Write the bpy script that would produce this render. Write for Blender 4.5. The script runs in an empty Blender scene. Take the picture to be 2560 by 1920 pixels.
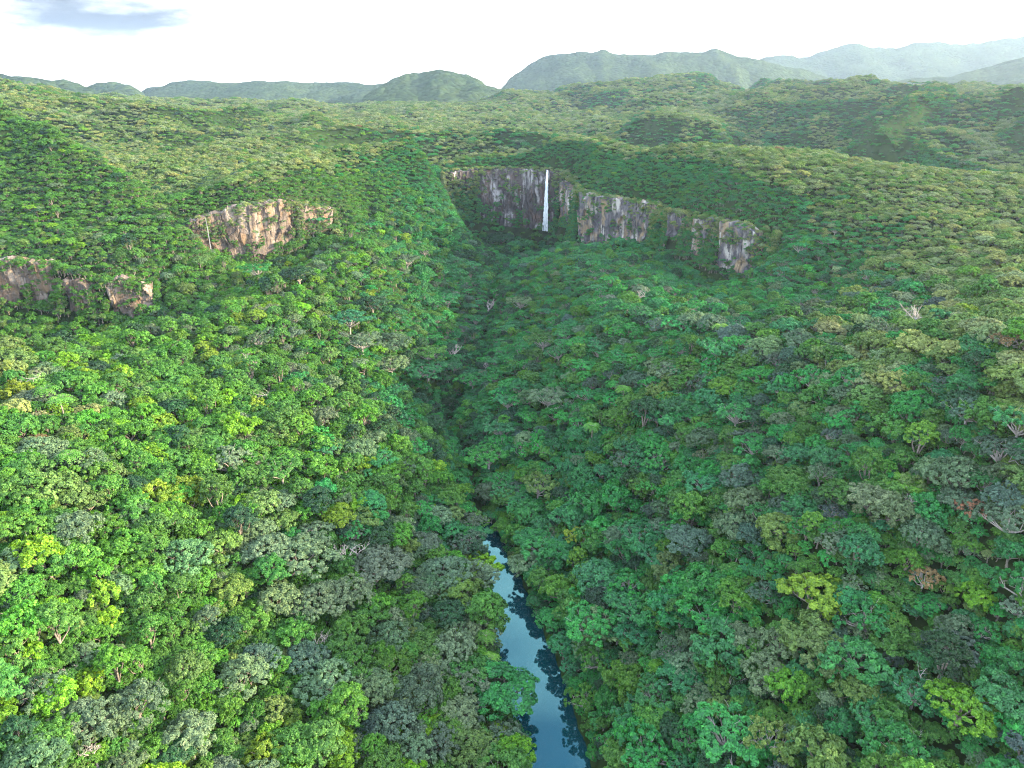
import bpy, math, random
import numpy as np
from mathutils import Vector
R = math.radians
rng = np.random.default_rng(11)
random.seed(11)
sc = bpy.context.scene
C = sc.collection

# ------------------------------------------------------------------ camera
CAM_H = 165.0
PITCH = R(22.8)
F = 1775.0                       # focal length in pixels of a 2560 px wide picture
cam_d = bpy.data.cameras.new('camera')
cam_d.sensor_width = 36.0
cam_d.lens = 36.0 * F / 2560.0
cam_d.clip_start = 0.5
cam_d.clip_end = 40000
cam = bpy.data.objects.new('camera', cam_d)
cam.location = (0, 0, CAM_H)
cam.rotation_euler = (R(90) - PITCH, 0, 0)
C.objects.link(cam)
sc.camera = cam

# ------------------------------------------------------------------ light
SUN_EL, SUN_AZ = R(17), R(94)            # azimuth clockwise from +Y (the view direction)
sun_dir = Vector((math.sin(SUN_AZ) * math.cos(SUN_EL), math.cos(SUN_AZ) * math.cos(SUN_EL), math.sin(SUN_EL)))
sun_d = bpy.data.lights.new('sun', 'SUN')
sun_d.energy = 2.1
sun_d.angle = R(3.0)
sun_d.color = (1.0, 0.80, 0.50)
sun = bpy.data.objects.new('sun', sun_d)
sun.rotation_euler = sun_dir.to_track_quat('Z', 'Y').to_euler()
C.objects.link(sun)

world = bpy.data.worlds.new('World')
sc.world = world
world.use_nodes = True
wn, wl = world.node_tree.nodes, world.node_tree.links
wn.clear()
w_out = wn.new('ShaderNodeOutputWorld')
w_bg = wn.new('ShaderNodeBackground')
w_bg.inputs['Strength'].default_value = 0.15
sky = wn.new('ShaderNodeTexSky')
sky.sky_type = 'NISHITA'
sky.sun_disc = False
sky.sun_elevation = SUN_EL
sky.sun_rotation = SUN_AZ
sky.altitude = 200
sky.air_density = 1.0
sky.dust_density = 2.5
sky.ozone_density = 1.0
# white haze veil low down, thinning to blue overhead, with loose clouds thickened overhead to add top light
def wnode(t, **kw):
    q = wn.new(t)
    for k, v in kw.items():
        q.inputs[k].default_value = v
    return q
tc = wn.new('ShaderNodeTexCoord')
sep = wn.new('ShaderNodeSeparateXYZ')
wl.new(tc.outputs['Generated'], sep.inputs[0])
el = wnode('ShaderNodeMapRange', **{'From Min': 0.10, 'From Max': 0.55, 'To Min': 0.80, 'To Max': 0.0})
el.interpolation_type = 'SMOOTHSTEP'
wl.new(sep.outputs['Z'], el.inputs['Value'])
mp = wn.new('ShaderNodeMapping')
mp.inputs['Scale'].default_value = (2.2, 2.2, 5.0)
wl.new(tc.outputs['Generated'], mp.inputs['Vector'])
nz = wnode('ShaderNodeTexNoise', Scale=1.0, Detail=7.0, Roughness=0.55)
wl.new(mp.outputs['Vector'], nz.inputs['Vector'])
cr = wnode('ShaderNodeMapRange', **{'From Min': 0.44, 'From Max': 0.66, 'To Min': 0.0, 'To Max': 0.75})
wl.new(nz.outputs['Fac'], cr.inputs['Value'])
mxv = wn.new('ShaderNodeMath'); mxv.operation = 'MAXIMUM'
wl.new(el.outputs['Result'], mxv.inputs[0]); wl.new(cr.outputs['Result'], mxv.inputs[1])
veil = wn.new('ShaderNodeMixRGB')
veil.inputs['Color2'].default_value = (4.6, 4.7, 4.8, 1)
wl.new(mxv.outputs[0], veil.inputs['Fac'])
wl.new(sky.outputs['Color'], veil.inputs['Color1'])
# long grey-blue cloud low in the sky, upper left of the view
CLOUD_C = (-0.466, 0.882, 0.068)
sub = wn.new('ShaderNodeVectorMath'); sub.operation = 'SUBTRACT'; sub.inputs[1].default_value = CLOUD_C
wl.new(tc.outputs['Generated'], sub.inputs[0])
mpc = wn.new('ShaderNodeMapping')
mpc.inputs['Rotation'].default_value = (0, R(11), 0)
mpc.inputs['Scale'].default_value = (3.0, 3.0, 24.0)
wl.new(sub.outputs['Vector'], mpc.inputs['Vector'])
ln = wn.new('ShaderNodeVectorMath'); ln.operation = 'LENGTH'
wl.new(mpc.outputs['Vector'], ln.inputs[0])
nzc = wnode('ShaderNodeTexNoise', Scale=9.0, Detail=6.0, Roughness=0.6)
mpn = wn.new('ShaderNodeMapping'); mpn.inputs['Scale'].default_value = (1, 1, 4)
wl.new(tc.outputs['Generated'], mpn.inputs['Vector']); wl.new(mpn.outputs['Vector'], nzc.inputs['Vector'])
ad = wn.new('ShaderNodeMath'); ad.operation = 'MULTIPLY_ADD'; ad.inputs[1].default_value = 1.6
wl.new(nzc.outputs['Fac'], ad.inputs[0]); wl.new(ln.outputs['Value'], ad.inputs[2])
cm = wnode('ShaderNodeMapRange', **{'From Min': 0.95, 'From Max': 2.15, 'To Min': 1.0, 'To Max': 0.0})
cm.interpolation_type = 'SMOOTHSTEP'
wl.new(ad.outputs[0], cm.inputs['Value'])
cl = wn.new('ShaderNodeMixRGB')
cl.inputs['Color2'].default_value = (0.17, 0.195, 0.25, 1)
wl.new(cm.outputs['Result'], cl.inputs['Fac']); wl.new(veil.outputs['Color'], cl.inputs['Color1'])
wl.new(cl.outputs['Color'], w_bg.inputs['Color'])
wl.new(w_bg.outputs['Background'], w_out.inputs['Surface'])

sc.view_settings.view_transform = 'Standard'
sc.view_settings.look = 'None'
sc.view_settings.exposure = 3.0
sc.view_settings.gamma = 1.0
sc.cycles.pixel_filter_type = 'BLACKMAN_HARRIS'
sc.cycles.filter_width = 1.1
sc.cycles.max_bounces = 4
sc.cycles.diffuse_bounces = 2
sc.cycles.glossy_bounces = 2
sc.cycles.transmission_bounces = 2
sc.cycles.transparent_max_bounces = 4
sc.cycles.volume_bounces = 0
sc.cycles.caustics_reflective = False
sc.cycles.caustics_refractive = False
sc.cycles.sample_clamp_indirect = 4.0
sc.cycles.use_denoising = True
sc.cycles.denoiser = 'OPENIMAGEDENOISE'
sc.cycles.denoising_prefilter = 'NONE'

# ------------------------------------------------------------------ picture <-> place
CP, SP = math.cos(PITCH), math.sin(PITCH)
def ray(px, py):
    a, b = (px - 1280.0) / F, (960.0 - py) / F
    return np.array([a, CP + b * SP, -SP + b * CP])
def project(p):
    p = np.atleast_2d(p)
    x, y, z = p[:, 0], p[:, 1], p[:, 2] - CAM_H
    d = y * CP - z * SP
    u = y * SP + z * CP
    d = np.maximum(d, 1e-3)
    return 1280 + F * x / d, 960 - F * u / d, d
def pt(px, py, t=None, z=None):
    r = ray(px, py)
    if t is None:
        t = (z - CAM_H) / r[2]
    return r[0] * t, r[1] * t, CAM_H + r[2] * t

# ------------------------------------------------------------------ noise (value noise, vectorised)
_tab = np.random.default_rng(5).random((256, 256))
def vnoise(x, y, seed=0):
    x = np.asarray(x, float) + seed * 17.31
    y = np.asarray(y, float) + seed * 9.77
    xi, yi = np.floor(x).astype(int), np.floor(y).astype(int)
    fx, fy = x - xi, y - yi
    fx = fx * fx * (3 - 2 * fx); fy = fy * fy * (3 - 2 * fy)
    a = _tab[xi % 256, yi % 256]; b = _tab[(xi + 1) % 256, yi % 256]
    c = _tab[xi % 256, (yi + 1) % 256]; d = _tab[(xi + 1) % 256, (yi + 1) % 256]
    return (a * (1 - fx) + b * fx) * (1 - fy) + (c * (1 - fx) + d * fx) * fy
def fbm(x, y, seed=0, octv=4):
    s, a, n = 0, 1.0, 0
    for o in range(octv):
        s = s + a * (vnoise(np.asarray(x) * 2 ** o, np.asarray(y) * 2 ** o, seed + o) - 0.5)
        n += a; a *= 0.5
    return s / n * 2
def sstep(a, b, x):
    t = np.clip((x - a) / (b - a), 0, 1)
    return t * t * (3 - 2 * t)

# ------------------------------------------------------------------ terrain
CANOPY = 9.0
ctrl = []
def cz(px, py, z):                       # a point of the canopy at a height read from the slope it lies on
    x, y, zz = pt(px, py, z=z); ctrl.append((x, y, zz - CANOPY))
def ct(px, py, t):
    x, y, zz = pt(px, py, t=t); ctrl.append((x, y, zz - CANOPY))
def g(x, y, z):
    ctrl.append((x, y, z))
# river valley floor
for x, y, z in [(22, 40, 1), (18, 90, 1), (13, 135, 1), (8, 167, 1), (2, 200, 1), (-8, 234, 1), (-16, 262, 1.5), (-20, 290, 2.5),
                (-34, 325, 4), (-30, 360, 6), (-20, 400, 8), (-17, 450, 11), (-15, 500, 14), (-12, 560, 18), (-5, 620, 24), (10, 670, 32)]:
    g(x, y, z)
# steep walls of the inner ravine
for x, y, z in [(-34, 325, 4), (-30, 360, 6), (-20, 400, 8), (-17, 450, 11), (-15, 500, 14), (-12, 560, 18)]:
    g(x - 26, y, z + 17); g(x + 28, y, z + 17); g(x - 52, y, z + 32); g(x + 55, y, z + 31)
    g(x - 100, y, z + 50); g(x + 95, y, z + (46 if y < 480 else 36))
# left slopes
for a in [(0, 1900, 52), (0, 1500, 60), (0, 1200, 68), (0, 1000, 72), (0, 860, 66), (300, 1900, 40), (300, 1500, 48), (300, 1150, 60),
          (320, 900, 58), (600, 1900, 26), (620, 1500, 32), (620, 1200, 46), (600, 950, 52), (560, 760, 66), (900, 1880, 20), (900, 1550, 22),
          (900, 1250, 34), (900, 1000, 46), (850, 800, 58), (800, 650, 68), (1100, 1500, 16), (1100, 1200, 22), (1050, 980, 16),
          (1000, 760, 36), (980, 620, 72), (1080, 620, 50), (1150, 800, 18), (1200, 640, 28)]:
    cz(*a)
# right slopes
for a in [(1550, 1850, 18), (1550, 1600, 20), (1500, 1350, 22), (1450, 1150, 28), (1400, 960, 38), (1350, 800, 30), (1330, 680, 36),
          (1800, 1880, 32), (1800, 1600, 36), (1780, 1300, 47), (1700, 1050, 50), (1620, 850, 60), (1520, 700, 60), (1440, 620, 52),
          (2100, 1880, 46), (2100, 1550, 52), (2080, 1250, 70), (2000, 1000, 70), (1850, 800, 65), (1720, 720, 62),
          (2400, 1880, 48), (2400, 1500, 58), (2350, 1200, 72), (2250, 950, 82), (2100, 780, 80), (2560, 1700, 58), (2560, 1300, 76),
          (2560, 1000, 92), (2560, 800, 104)]:
    cz(*a)
# left spur and plateau
for a in [(0, 240, 465), (100, 285, 460), (200, 345, 455), (300, 415, 447), (400, 482, 438), (460, 540, 434), (0, 350, 452), (0, 450, 438), (0, 560, 420), (200, 440, 445), (200, 540, 430), (300, 510, 438), (400, 570, 426),
          (330, 610, 418), (420, 650, 426),
          (0, 200, 950), (120, 235, 900), (200, 290, 760), (330, 260, 1000), (330, 340, 700), (450, 400, 590), (520, 470, 520),
          (660, 480, 482), (660, 420, 492), (660, 370, 520), (560, 430, 500), (600, 330, 690), (700, 300, 850), (850, 480, 525), (850, 420, 540), (850, 370, 570), (850, 290, 900),
          (750, 480, 500), (750, 400, 520), (750, 350, 565), (960, 450, 560), (960, 400, 570), (960, 330, 605),
          (1000, 305, 640), (1030, 315, 612), (1058, 365, 600), (1085, 415, 596), (1110, 460, 592), (1150, 530, 580), (1185, 600, 562), (1060, 500, 572), (1020, 420, 585),
          (250, 222, 1350), (420, 235, 1250), (560, 255, 1150), (700, 226, 1350), (850, 250, 1300), (1000, 285, 1050), (1100, 300, 1000),
          (620, 250, 1250), (780, 228, 1380)]:
    ct(*a)
# plateau behind the falls, right-hand hills
for a in [(1250, 400, 715), (1180, 390, 728), (1330, 390, 722), (1250, 340, 850), (1360, 350, 830), (1150, 330, 900), (1400, 300, 1050),
          (1300, 300, 1000), (1200, 285, 1200), (1250, 240, 1500), (1250, 212, 1750), (1350, 245, 1450), (1380, 195, 1800),
          (1402, 415, 668), (1415, 350, 672), (1470, 315, 690), (1560, 312, 705), (1450, 380, 640), (1500, 440, 604), (1500, 400, 610), (1500, 350, 628), (1490, 318, 662), (1450, 430, 628), (1550, 460, 582), (1600, 450, 566), (1600, 400, 573), (1620, 345, 602),
          (1700, 470, 535), (1700, 410, 545), (1700, 370, 566), (1720, 332, 640), (1850, 500, 468), (1850, 450, 474), (1850, 400, 490), (1850, 345, 540),
          (2000, 550, 425), (2000, 450, 445), (2000, 400, 468), (1960, 345, 530), (1950, 620, 425),
          (2100, 365, 510), (2300, 395, 460), (2560, 408, 440), (2300, 500, 385), (2150, 650, 372), (2400, 600, 345), (2560, 520, 385),
          (2250, 440, 425), (2050, 470, 440), (2050, 700, 375), (2300, 780, 300), (2450, 690, 305),
          (1700, 300, 920), (1850, 290, 950), (2000, 260, 1050), (2150, 240, 1100), (2300, 300, 850), (2450, 330, 740), (2560, 330, 720),
          (1500, 270, 1150), (1600, 240, 1350), (1500, 178, 1850), (1650, 178, 1850), (1800, 176, 1850), (1900, 195, 1700), (2000, 205, 1450),
          (2100, 188, 1280), (2200, 208, 1220), (2300, 207, 1150), (2430, 225, 1050), (2560, 230, 1000), (1750, 220, 1500)]:
    ct(*a)
# hollows the photograph hides behind crests, and the land outside the frame
for a in [(480, 600, 98), (-330, 620, 104), (-480, 500, 150), (-600, 700, 150), (-700, 1000, 165), (-1200, 1500, 190),
          (600, 600, 130), (520, 380, 125), (330, 250, 90), (230, 120, 60), (200, 20, 50), (-230, 250, 75), (-200, 120, 50), (-180, 20, 45),
          (-420, 330, 110), (-60, 20, 12), (80, 20, 15), (1200, 1500, 150), (1700, 2100, 120), (-1600, 2100, 120), (0, 2300, 90), (700, 2300, 110),
          (-700, 2300, 90), (900, 900, 130), (-86, 643, 128), (-74, 626, 114), (-112, 640, 127), (-142, 615, 122), (-100, 665, 108),
          (-70, 662, 48), (-84, 692, 50), (-92, 730, 60), (-100, 775, 72), (-150, 780, 92), (-130, 720, 94), (-200, 680, 92), (-220, 620, 92), (-170, 640, 96), (-20, 770, 88), (-40, 830, 92), (85, 800, 76), (160, 800, 76), (240, 750, 70), (300, 690, 70), (380, 620, 74), (200, 700, 74), (470, 580, 84), (130, 730, 78), (150, 860, 84), (90, 870, 84),
          (-255, 500, 80), (-300, 532, 88), (-355, 566, 102), (-430, 610, 118), (-337, 498, 160), (-302, 490, 144), (-272, 482, 130), (-245, 466, 112), (-380, 500, 166)]:
    g(*a)

# rock rims: plan position, ground height above and below
RIM_R = [(-64, 686, 90, 64), (-44, 701, 90, 50), (-8, 711, 90, 42), (37, 704, 90, 38), (52, 668, 88, 42), (58, 622, 82, 45), (80, 592, 80, 47),
         (105, 565, 80, 55), (125, 512, 80, 58), (147, 464, 82, 55), (163, 440, 80, 63)]
RIM_L = [(-216, 460, 82, 69), (-196, 473, 87, 64), (-171, 482, 92, 61), (-150, 501, 90, 68), (-130, 527, 82, 73)]
RIM_N = [(-320, 384, 76, 58), (-279, 397, 73, 54), (-252, 395, 69, 50), (-228, 396, 62, 46), (-208, 404, 60, 51)]
def dense(rim, step=5.0):
    out = []
    P = np.array(rim, float)
    Q = np.vstack([2 * P[0] - P[1], P, 2 * P[-1] - P[-2]])
    for i in range(1, len(Q) - 2):
        n = max(2, int(np.linalg.norm(Q[i + 1, :2] - Q[i, :2]) / step))
        for k in range(n):
            t = k / n
            p0, p1, p2, p3 = Q[i - 1], Q[i], Q[i + 1], Q[i + 2]
            out.append(0.5 * (2 * p1 + (p2 - p0) * t + (2 * p0 - 5 * p1 + 4 * p2 - p3) * t ** 2 + (3 * p1 - p0 - 3 * p2 + p3) * t ** 3))
    out.append(P[-1])
    return np.array(out)
def normals(D, toward):
    T = np.gradient(D[:, :2], axis=0)
    N = np.stack([T[:, 1], -T[:, 0]], 1)
    N /= np.linalg.norm(N, axis=1)[:, None] + 1e-9
    s = np.sign(((np.array(toward) - D[:, :2]) * N).sum(1).sum())
    return N * s
RIMS = {}
for nm, rim, tw in (('R', RIM_R, (-20, 560)), ('L', RIM_L, (-140, 420)), ('N', RIM_N, (-240, 330))):
    D = dense(rim)
    N = normals(D, tw)                      # downhill
    RIMS[nm] = (D, N)
    for k in range(0, len(D), 2):
        g(D[k, 0] - N[k, 0] * 6.5, D[k, 1] - N[k, 1] * 6.5, D[k, 2])
        g(D[k, 0] - N[k, 0] * 1.0, D[k, 1] - N[k, 1] * 1.0, D[k, 3] - 7.0)

ctrl = np.array(ctrl)
def _rim_dist(x, y):
    d = np.full(np.shape(x), 1e9)
    for D, N in RIMS.values():
        for k in range(0, len(D), 2):
            d = np.minimum(d, (x - D[k, 0]) ** 2 + (y - D[k, 1]) ** 2)
    return np.sqrt(d)
def _solve():
    A = np.hypot(ctrl[:, None, 0] - ctrl[None, :, 0], ctrl[:, None, 1] - ctrl[None, :, 1])
    n = len(ctrl)
    A = -A + np.eye(n) * 2.0                # slight smoothing
    P = np.c_[np.ones(n), ctrl[:, :2] / 1000]
    M = np.block([[A, P], [P.T, np.zeros((3, 3))]])
    return np.linalg.solve(M, np.r_[ctrl[:, 2], np.zeros(3)])
_W = _solve()
RIVER = np.array([(20, -60, 9), (18, 30, 9), (15, 90, 8.5), (12.0, 135, 7.8), (9, 150, 8.3), (6.0, 167, 8), (2, 185, 6.6), (-1, 200, 5.2), (-5, 220, 3.8), (-9, 236, 2.4),
                  (-13, 250, 1.2), (-17, 268, 0.8), (-20, 290, 0.8)])
STREAM = np.array([(-20, 290), (-34, 325), (-30, 360), (-20, 400), (-17, 450), (-15, 500), (-12, 560), (-5, 620), (10, 670), (34, 694)])
def river_d(x, y):
    cx = np.interp(y, RIVER[:, 1], RIVER[:, 0]); w = np.interp(y, RIVER[:, 1], RIVER[:, 2], right=-5)
    return np.abs(x - cx), w
def height(x, y):
    x = np.asarray(x, float); y = np.asarray(y, float)
    shp = x.shape
    xf, yf = x.ravel(), y.ravel()
    h = np.zeros(len(xf))
    for s in range(0, len(xf), 20000):
        e = s + 20000
        d = np.hypot(xf[s:e, None] - ctrl[None, :, 0], yf[s:e, None] - ctrl[None, :, 1])
        h[s:e] = -(d @ _W[:len(ctrl)]) + _W[-3] + _W[-2] * xf[s:e] / 1000 + _W[-1] * yf[s:e] / 1000
    rd = _rim_dist(xf, yf)
    far = sstep(560, 860, yf)
    rid = 0.30 - np.abs(fbm(xf / 210 + 0.2 * fbm(xf / 90, yf / 90, 6, 2), yf / 260, 8, 3)) * 1.9
    h += sstep(5, 60, rd) * (fbm(xf / 60, yf / 60, 3) * (3.5 + 6 * far) + rid * far * (46 + 44 * sstep(-50, 200, xf)) * (1 - 0.6 * sstep(950, 1250, yf)) - (5 + 12 * (1 - sstep(50, 350, xf))) * sstep(900, 1250, yf))
    d, w = river_d(xf, yf)
    ok = yf < 262
    bank = np.maximum(sstep(w - 1.5, w + 5, d), sstep(238, 260, yf))
    h = np.where(ok, -2.5 * (1 - bank) + np.maximum(h, 1.0) * bank, h)
    sx = np.interp(yf, STREAM[:, 1], STREAM[:, 0])
    h -= np.where((yf > 285) & (yf < 690), 4.0 * (1 - sstep(1.5, 8, np.abs(xf - sx))), 0)
    return np.maximum(h, -2.5).reshape(shp)

# far ranges: crest distance (along the view), cross width, skyline in picture pixels
RANGES = [
    (2300, 260, [(-700, 130), (-300, 150), (0, 176), (70, 190), (130, 204), (230, 220), (330, 262)]),
    (2700, 260, [(180, 250), (225, 219), (280, 212), (330, 220), (380, 255)]),
    (3300, 420, [(330, 255), (372, 224), (420, 209), (470, 203), (560, 204), (640, 200), (720, 203), (780, 207), (860, 207), (930, 212), (1000, 206), (1100, 214), (1200, 240)]),
    (2500, 330, [(900, 250), (955, 214), (985, 194), (1012, 187), (1050, 192), (1075, 184), (1100, 179), (1130, 183), (1165, 186), (1190, 196), (1215, 212), (1290, 235)]),
    (3700, 420, [(1240, 232), (1292, 184), (1320, 160), (1345, 146), (1380, 136), (1410, 130), (1470, 128), (1508, 124), (1528, 136), (1570, 138), (1610, 134), (1650, 130), (1690, 127),
                 (1750, 128), (1820, 129), (1870, 133), (1900, 141), (1950, 158), (2050, 190), (2150, 220)]),
    (5400, 700, [(1700, 215), (1800, 175), (1880, 155), (1930, 143), (1975, 141), (2020, 139), (2075, 120), (2110, 113), (2150, 112), (2190, 117), (2230, 119), (2290, 112), (2340, 107), (2400, 113),
                 (2450, 107), (2490, 98), (2560, 86), (2700, 70), (3000, 60), (3600, 120)]),
    (3300, 380, [(1900, 235), (2100, 215), (2250, 203), (2380, 190), (2450, 172), (2560, 140), (2750, 110), (3100, 150)]),
]
def mountains(x, y):
    base = 62 + fbm(x / 420, y / 420, 21, 4) * 34
    out = base
    a = x / np.maximum(y, 1)
    for i, (yc, wd, sky_pts) in enumerate(RANGES):
        aa, zz = [], []
        for px, py in sky_pts:
            r = ray(px, py); aa.append(r[0] / r[1]); zz.append(CAM_H + r[2] / r[1] * yc)
        zr = np.interp(a, aa, zz)
        edge = sstep(aa[0] - 0.10, aa[0], a) * (1 - sstep(aa[-1], aa[-1] + 0.10, a))
        dy = y - yc + fbm(x / 500, y / 900, 30 + i, 3) * wd * 0.05
        spur = 1 + 0.55 * fbm(x / 260, y / 1400, 50 + i, 4) * sstep(0.05, 0.8, np.abs(dy) / wd)
        prof = np.exp(-np.abs(dy / (wd * np.maximum(spur, 0.35))) ** 1.35)
        prof = prof / (1 + 0 * prof)
        crest_rough = 1 + 0.012 * fbm(x / 60, y / 60, 70 + i, 3)
        out = np.maximum(out, base * (1 - prof * edge) + zr * prof * edge * crest_rough)
    return out
def surf(x, y):
    x = np.asarray(x, float); y = np.asarray(y, float)
    h = np.empty(x.shape)
    near = (y < 2250) & (np.abs(x) < 2600)
    blend = sstep(1900, 2150, y + np.maximum(np.abs(x) - 1500, 0) * 0.6)
    h[...] = 0
    if near.any():
        h[near] = height(x[near], y[near])
    m = mountains(x, y)
    b = np.where(near, blend, 1.0)
    return h * (1 - b) + m * b

def axis(parts):
    out = []
    for a, b, s in parts:
        out += list(np.arange(a, b - s * 0.3, s))
    out.append(parts[-1][1])
    return np.array(out)
AX = axis([(-7000, -3500, 120), (-3500, -1500, 26), (-1500, -340, 11), (-340, 220, 3.6), (220, 1500, 11), (1500, 3800, 26), (3800, 7000, 120)])
AY = axis([(-300, 40, 40), (40, 370, 6), (370, 730, 3.6), (730, 1400, 9), (1400, 3000, 18), (3000, 5800, 40), (5800, 7600, 150)])

# ------------------------------------------------------------------ mesh helpers
def mesh_np(name, V, Fc, mats, smooth=False, mat_idx=None, leaf_var=None):
    me = bpy.data.meshes.new(name)
    V = np.asarray(V, np.float32)
    if isinstance(Fc, np.ndarray):
        n, k = Fc.shape
        me.vertices.add(len(V)); me.vertices.foreach_set('co', V.ravel())
        me.loops.add(n * k); me.loops.foreach_set('vertex_index', Fc.astype(np.int32).ravel())
        me.polygons.add(n)
        me.polygons.foreach_set('loop_start', np.arange(0, n * k, k, dtype=np.int32))
        me.update(calc_edges=True)
    else:
        me.from_pydata([tuple(v) for v in V], [], Fc)
    for m in mats:
        me.materials.append(m)
    if mat_idx is not None:
        me.polygons.foreach_set('material_index', np.asarray(mat_idx, np.int32))
    me.polygons.foreach_set('use_smooth', np.full(len(me.polygons), smooth))
    if leaf_var is not None:
        at = me.attributes.new('leaf_var', 'FLOAT', 'FACE')
        at.data.foreach_set('value', np.asarray(leaf_var, np.float32))
    me.update()
    return me
def obj(name, me, parent=None, loc=None, kind=None, label=None, cat=None, group=None):
    o = bpy.data.objects.new(name, me)
    C.objects.link(o)
    if parent: o.parent = parent
    if loc is not None: o.location = loc
    if kind: o['kind'] = kind
    if label: o['label'] = label
    if cat: o['category'] = cat
    if group: o['group'] = group
    return o

# ------------------------------------------------------------------ materials
def new_mat(name):
    m = bpy.data.materials.new(name); m.use_nodes = True
    n, l = m.node_tree.nodes, m.node_tree.links
    n.clear()
    return m, n, l, n.new('ShaderNodeOutputMaterial')
def leaf_material(name, trans=0.22, gloss=0.022):
    m, n, l, out = new_mat(name)
    at = n.new('ShaderNodeAttribute'); at.attribute_type = 'INSTANCER'; at.attribute_name = 'tint'
    lv = n.new('ShaderNodeAttribute'); lv.attribute_type = 'GEOMETRY'; lv.attribute_name = 'leaf_var'
    hs = n.new('ShaderNodeHueSaturation')
    mv = n.new('ShaderNodeMapRange'); mv.inputs['To Min'].default_value = 0.45; mv.inputs['To Max'].default_value = 1.65
    mh = n.new('ShaderNodeMapRange'); mh.inputs['To Min'].default_value = 0.518; mh.inputs['To Max'].default_value = 0.482
    l.new(lv.outputs['Fac'], mv.inputs['Value']); l.new(lv.outputs['Fac'], mh.inputs['Value'])
    l.new(mv.outputs['Result'], hs.inputs['Value']); l.new(mh.outputs['Result'], hs.inputs['Hue'])
    l.new(at.outputs['Color'], hs.inputs['Color'])
    d = n.new('ShaderNodeBsdfDiffuse'); t = n.new('ShaderNodeBsdfTranslucent')
    th = n.new('ShaderNodeHueSaturation'); th.inputs['Hue'].default_value = 0.485; th.inputs['Saturation'].default_value = 1.1; th.inputs['Value'].default_value = 1.25
    l.new(hs.outputs['Color'], d.inputs['Color']); l.new(hs.outputs['Color'], th.inputs['Color']); l.new(th.outputs['Color'], t.inputs['Color'])
    mx = n.new('ShaderNodeMixShader'); mx.inputs['Fac'].default_value = trans
    l.new(d.outputs['BSDF'], mx.inputs[1]); l.new(t.outputs['BSDF'], mx.inputs[2])
    gl = n.new('ShaderNodeBsdfGlossy'); gl.inputs['Roughness'].default_value = 0.5
    mg = n.new('ShaderNodeMixShader'); mg.inputs['Fac'].default_value = gloss
    l.new(mx.outputs['Shader'], mg.inputs[1]); l.new(gl.outputs['BSDF'], mg.inputs[2])
    l.new(mg.outputs['Shader'], out.inputs['Surface'])
    return m
M_LEAF = leaf_material('leaves')

def bark_material(name, c1, c2):
    m, n, l, out = new_mat(name)
    co = n.new('ShaderNodeTexCoord'); mp_ = n.new('ShaderNodeMapping'); mp_.inputs['Scale'].default_value = (3, 3, 0.7)
    nz_ = n.new('ShaderNodeTexNoise'); nz_.inputs['Scale'].default_value = 2.0; nz_.inputs['Detail'].default_value = 5
    cr_ = n.new('ShaderNodeValToRGB'); cr_.color_ramp.elements[0].color = (*c1, 1); cr_.color_ramp.elements[1].color = (*c2, 1)
    cr_.color_ramp.elements[0].position = 0.35; cr_.color_ramp.elements[1].position = 0.65
    b = n.new('ShaderNodeBsdfPrincipled'); b.inputs['Roughness'].default_value = 0.85
    l.new(co.outputs['Object'], mp_.inputs['Vector']); l.new(mp_.outputs['Vector'], nz_.inputs['Vector'])
    l.new(nz_.outputs['Fac'], cr_.inputs['Fac']); l.new(cr_.outputs['Color'], b.inputs['Base Color'])
    l.new(b.outputs['BSDF'], out.inputs['Surface'])
    return m
M_BARK = bark_material('bark', (0.12, 0.10, 0.08), (0.26, 0.23, 0.19))
M_PALE = bark_material('pale_bark', (0.22, 0.20, 0.175), (0.40, 0.37, 0.34))

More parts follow.
